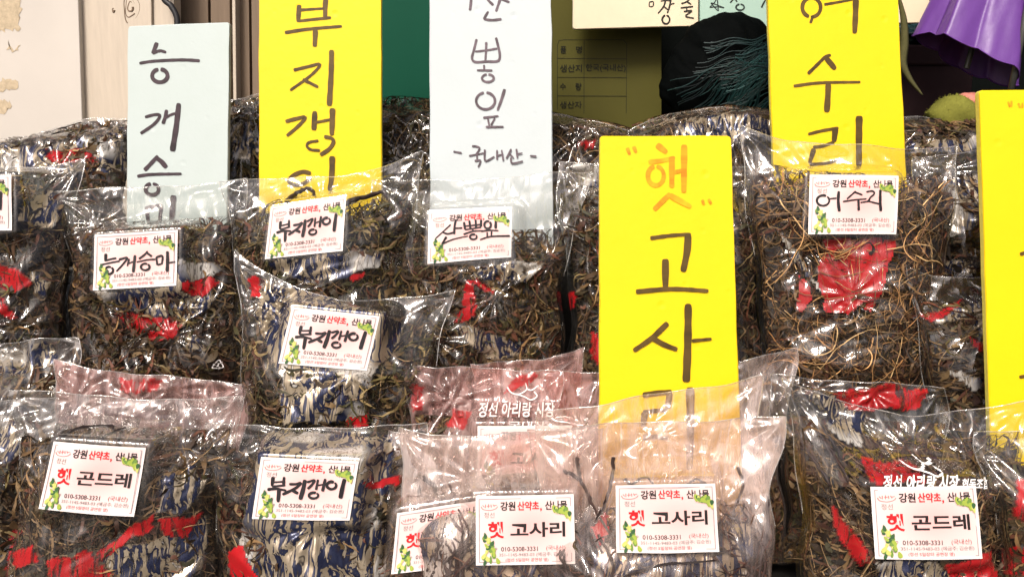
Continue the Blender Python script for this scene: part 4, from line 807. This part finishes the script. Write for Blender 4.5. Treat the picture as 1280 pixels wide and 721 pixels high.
# ------------------------------------------------------------------ OTHER THINGS AT THE BACK
# purple folded umbrella hanging upside down
rng = np.random.default_rng(5)
ap, hm = at(1296., -230., 1.27), at(1212., 72., 1.27); um = empty('folded_umbrella', Matrix.Translation(Vector(ap)), 'folded purple umbrella hanging at the upper right', 'umbrella')
ax = (hm - ap); HL = np.linalg.norm(ax); ax /= HL; e1 = np.cross(ax, [0, 1, 0]); e1 /= np.linalg.norm(e1); e2 = np.cross(ax, e1)
nt_, ns = 161, 30; V = []
for j in range(ns):
    t = j / (ns - 1); 
    for i in range(nt_):
        th = i / (nt_ - 1) * 2 * math.pi; pl_ = tri(th * 5 + .7 + .5 * math.sin(th * 2 + 1) + .25 * math.sin(t * 6 + th * 3)) + .10 * math.sin(th * 11 + t * 9) * t + .03 * math.sin(th * 23 - t * 17); R_ = (.006 + .066 * t) * (1 + .16 * pl_ * min(1, t * 2)); s = t * HL + .004 * abs(math.sin(th * 5 + .35)) * t ** 4 + .022 * math.cos(th) * t
        V.append(ax * s + e1 * math.cos(th) * R_ + e2 * math.sin(th) * R_ * .8)
F = grid_faces(nt_, ns); build('canopy', np.array(V), F, M['purple'], um, smooth=False)
Vt, Ft = tube([ax * -.05, ax * (HL * .5), ax * (HL + .015)], .004, 8); build('shaft', Vt, Ft, M['steel'], um)
P = np.array(V).reshape(ns, nt_, 3)[-1]; Vt, Ft = tube(P, .0011, 4); build('hem', Vt, Ft, M['purple'], um)
# dark net sack with glossy teal fibres
ct = at(906., 98., 1.34); sk = empty('net_sack', Matrix.Translation(Vector(ct)), 'dark crumpled plastic sack with teal strands behind the tall 어수리 board', 'sack')
def blob(rx, ry, rz, nu=40, nv=24, amp=.06, seed=0, f=3.0):
    U, V_ = np.meshgrid(np.linspace(0, 2 * math.pi, nu), np.linspace(.02, math.pi - .02, nv)); d = np.stack([np.cos(U) * np.sin(V_), np.sin(U) * np.sin(V_), np.cos(V_)], -1).reshape(-1, 3)
    n = np.sin(d[:, 0] * f + seed) + np.sin(d[:, 1] * f * 1.3 + seed * 2) + np.sin(d[:, 2] * f * 1.7 + seed * 3) + .5 * np.sin(d[:, 0] * f * 3 + d[:, 2] * f * 2.3)
    return d * (1 + amp * n[:, None]) * np.array([rx, ry, rz]), grid_faces(nu, nv)
Vb, Fb = blob(.092, .05, .085, 120, 90, amp=.03, seed=1); dd = Vb / np.linalg.norm(Vb, axis=1)[:, None]
Vb += dd * (.006 * facet(Vb[:, 0], Vb[:, 2], .016, 3, 2.6, .7) + .004 * facet(Vb[:, 0], Vb[:, 2], .007, 4, 3.0, .9))[:, None]
build('sack_body', Vb, Fb, M['sack'], sk, smooth=True)
A = Acc()
for i in range(230):
    k = 12; bu = np.random.default_rng(i // 9 + 60); x0, z0 = bu.uniform(.0, .09) + rng.normal(0, .004), bu.uniform(-.03, .055) + rng.normal(0, .004); a0 = math.radians(bu.uniform(195, 245)) + rng.normal(0, .07); q = []
    for j in range(k):
        q.append((x0, z0)); x0 += .0085 * math.cos(a0); z0 += .0085 * math.sin(a0); a0 += .25 * math.sin(j * .9 + i // 9) + rng.normal(0, .04)
    q = np.array(q); rr = 1 - (q[:, 0] / .094) ** 2 - (q[:, 1] / .087) ** 2; q = q[rr > .04]; rr = rr[rr > .04]
    if len(q) < 4: continue
    P = np.stack([q[:, 0], -.053 * np.sqrt(rr) - .004 - .003 * rng.random(), q[:, 1]], 1)
    Vt, Ft = tube(P, rng.uniform(.0003, .0009), 4); A.add(Vt, Ft, np.array((.009, .036, .034)) * rng.uniform(.2, 2.4) * (0.35 + max(0, q[0, 0]) * 6))
A.build('fibres', M['teal'], sk)
# green mossy lump with a pink knob behind
ct = at(1194., 146., 1.255); ms = empty('mossy_lump', Matrix.Translation(Vector(ct)), 'fuzzy green moss covered lump with pink side, left of the right yellow board', 'moss')
Vb, Fb = blob(.040, .03, .030, amp=.08, seed=2, f=2.2); Vb[:, 2] -= .45 * np.maximum(Vb[:, 0], 0) + .12 * np.maximum(-Vb[:, 0], 0); build('moss_body', Vb, Fb, M['moss'], ms, col=(.16, .16, .03), smooth=True)
A = Acc()
for i in range(2600):
    q = Vb[rng.integers(0, len(Vb))] + rng.normal(0, .001, 3); d = q / np.linalg.norm(q) + rng.normal(0, .5, 3); d /= np.linalg.norm(d); l = rng.uniform(.0012, .0028); s = np.cross(d, rng.normal(0, 1, 3)); s /= np.linalg.norm(s) + 1e-9
    A.add([q - s * .0003, q + s * .0003, q + d * l], [(0, 1, 2)], np.array((.22, .22, .04)) * rng.uniform(.5, 1.6))
A.build('fuzz', M['moss'], ms)
Vb2, Fb2 = blob(.022, .02, .016, amp=.05, seed=4); build('pink_side', Vb2 + np.array([.026, .012, .018]), Fb2, M['moss'], ms, col=(.55, .20, .16), smooth=True)
# hanging dried leaf
P = smooth_line(at(np.array([1122., 1130, 1131, 1129, 1138, 1153]), np.array([-10., 25, 55, 80, 100, 119]), 1.16), 8); n = len(P); t = np.linspace(0, 1, n); w = .0055 * np.sin(math.pi * np.clip(t, .03, .985)) ** .6
V = np.concatenate([P + np.stack([-w, w * .3, 0 * w], 1), P + np.stack([0 * w, -w * .5, 0 * w], 1), P + np.stack([w, w * .3, 0 * w], 1)]).reshape(3, n, 3).transpose(1, 0, 2).reshape(-1, 3)
o = build('dried_leaf', V, grid_faces(3, n), M['moss'], col=(.09, .085, .035), smooth=True); o.modifiers.new('thickness', 'SOLIDIFY').thickness = .0006
tag(o, 'long dried green leaf hanging down beside the 어수리 board', 'leaf')
# dark red carton with teal plastic on top
a, b = at(1120., 58., 1.45), at(1212., 150., 1.45); bx = empty('dark_carton', Matrix.Translation(Vector(((a[0] + b[0]) / 2, 1.45, b[2]))), 'dark red carton under teal plastic, behind the moss lump', 'carton')
hw, hh = (b[0] - a[0]) / 2, a[2] - b[2]
V, F = box(-hw, hw, 0, .12, -.2, hh); bevel(build('carton_body', V, F, M['darkred'], bx), .003)
V, F = box(-hw - .004, hw + .004, -.004, .124, hh - .03, hh + .002); bevel(build('lid', V, F, M['darkred'], bx), .003)
Vb, Fb = blob(hw * 1.02, .05, .02, amp=.12, seed=7, f=5); build('plastic_cover', Vb + np.array([0, .05, hh + .022]), Fb, M['tealfilm'], bx, smooth=True)
# grey rod at the right edge
Vt, Ft = tube(at(np.array([1300., 1282, 1264]), np.array([-60., 20, 112]), 1.22), .0045, 10); tag(build('metal_rod', Vt, Ft, M['steel'], smooth=True), 'grey metal rod right of the purple umbrella', 'rod')
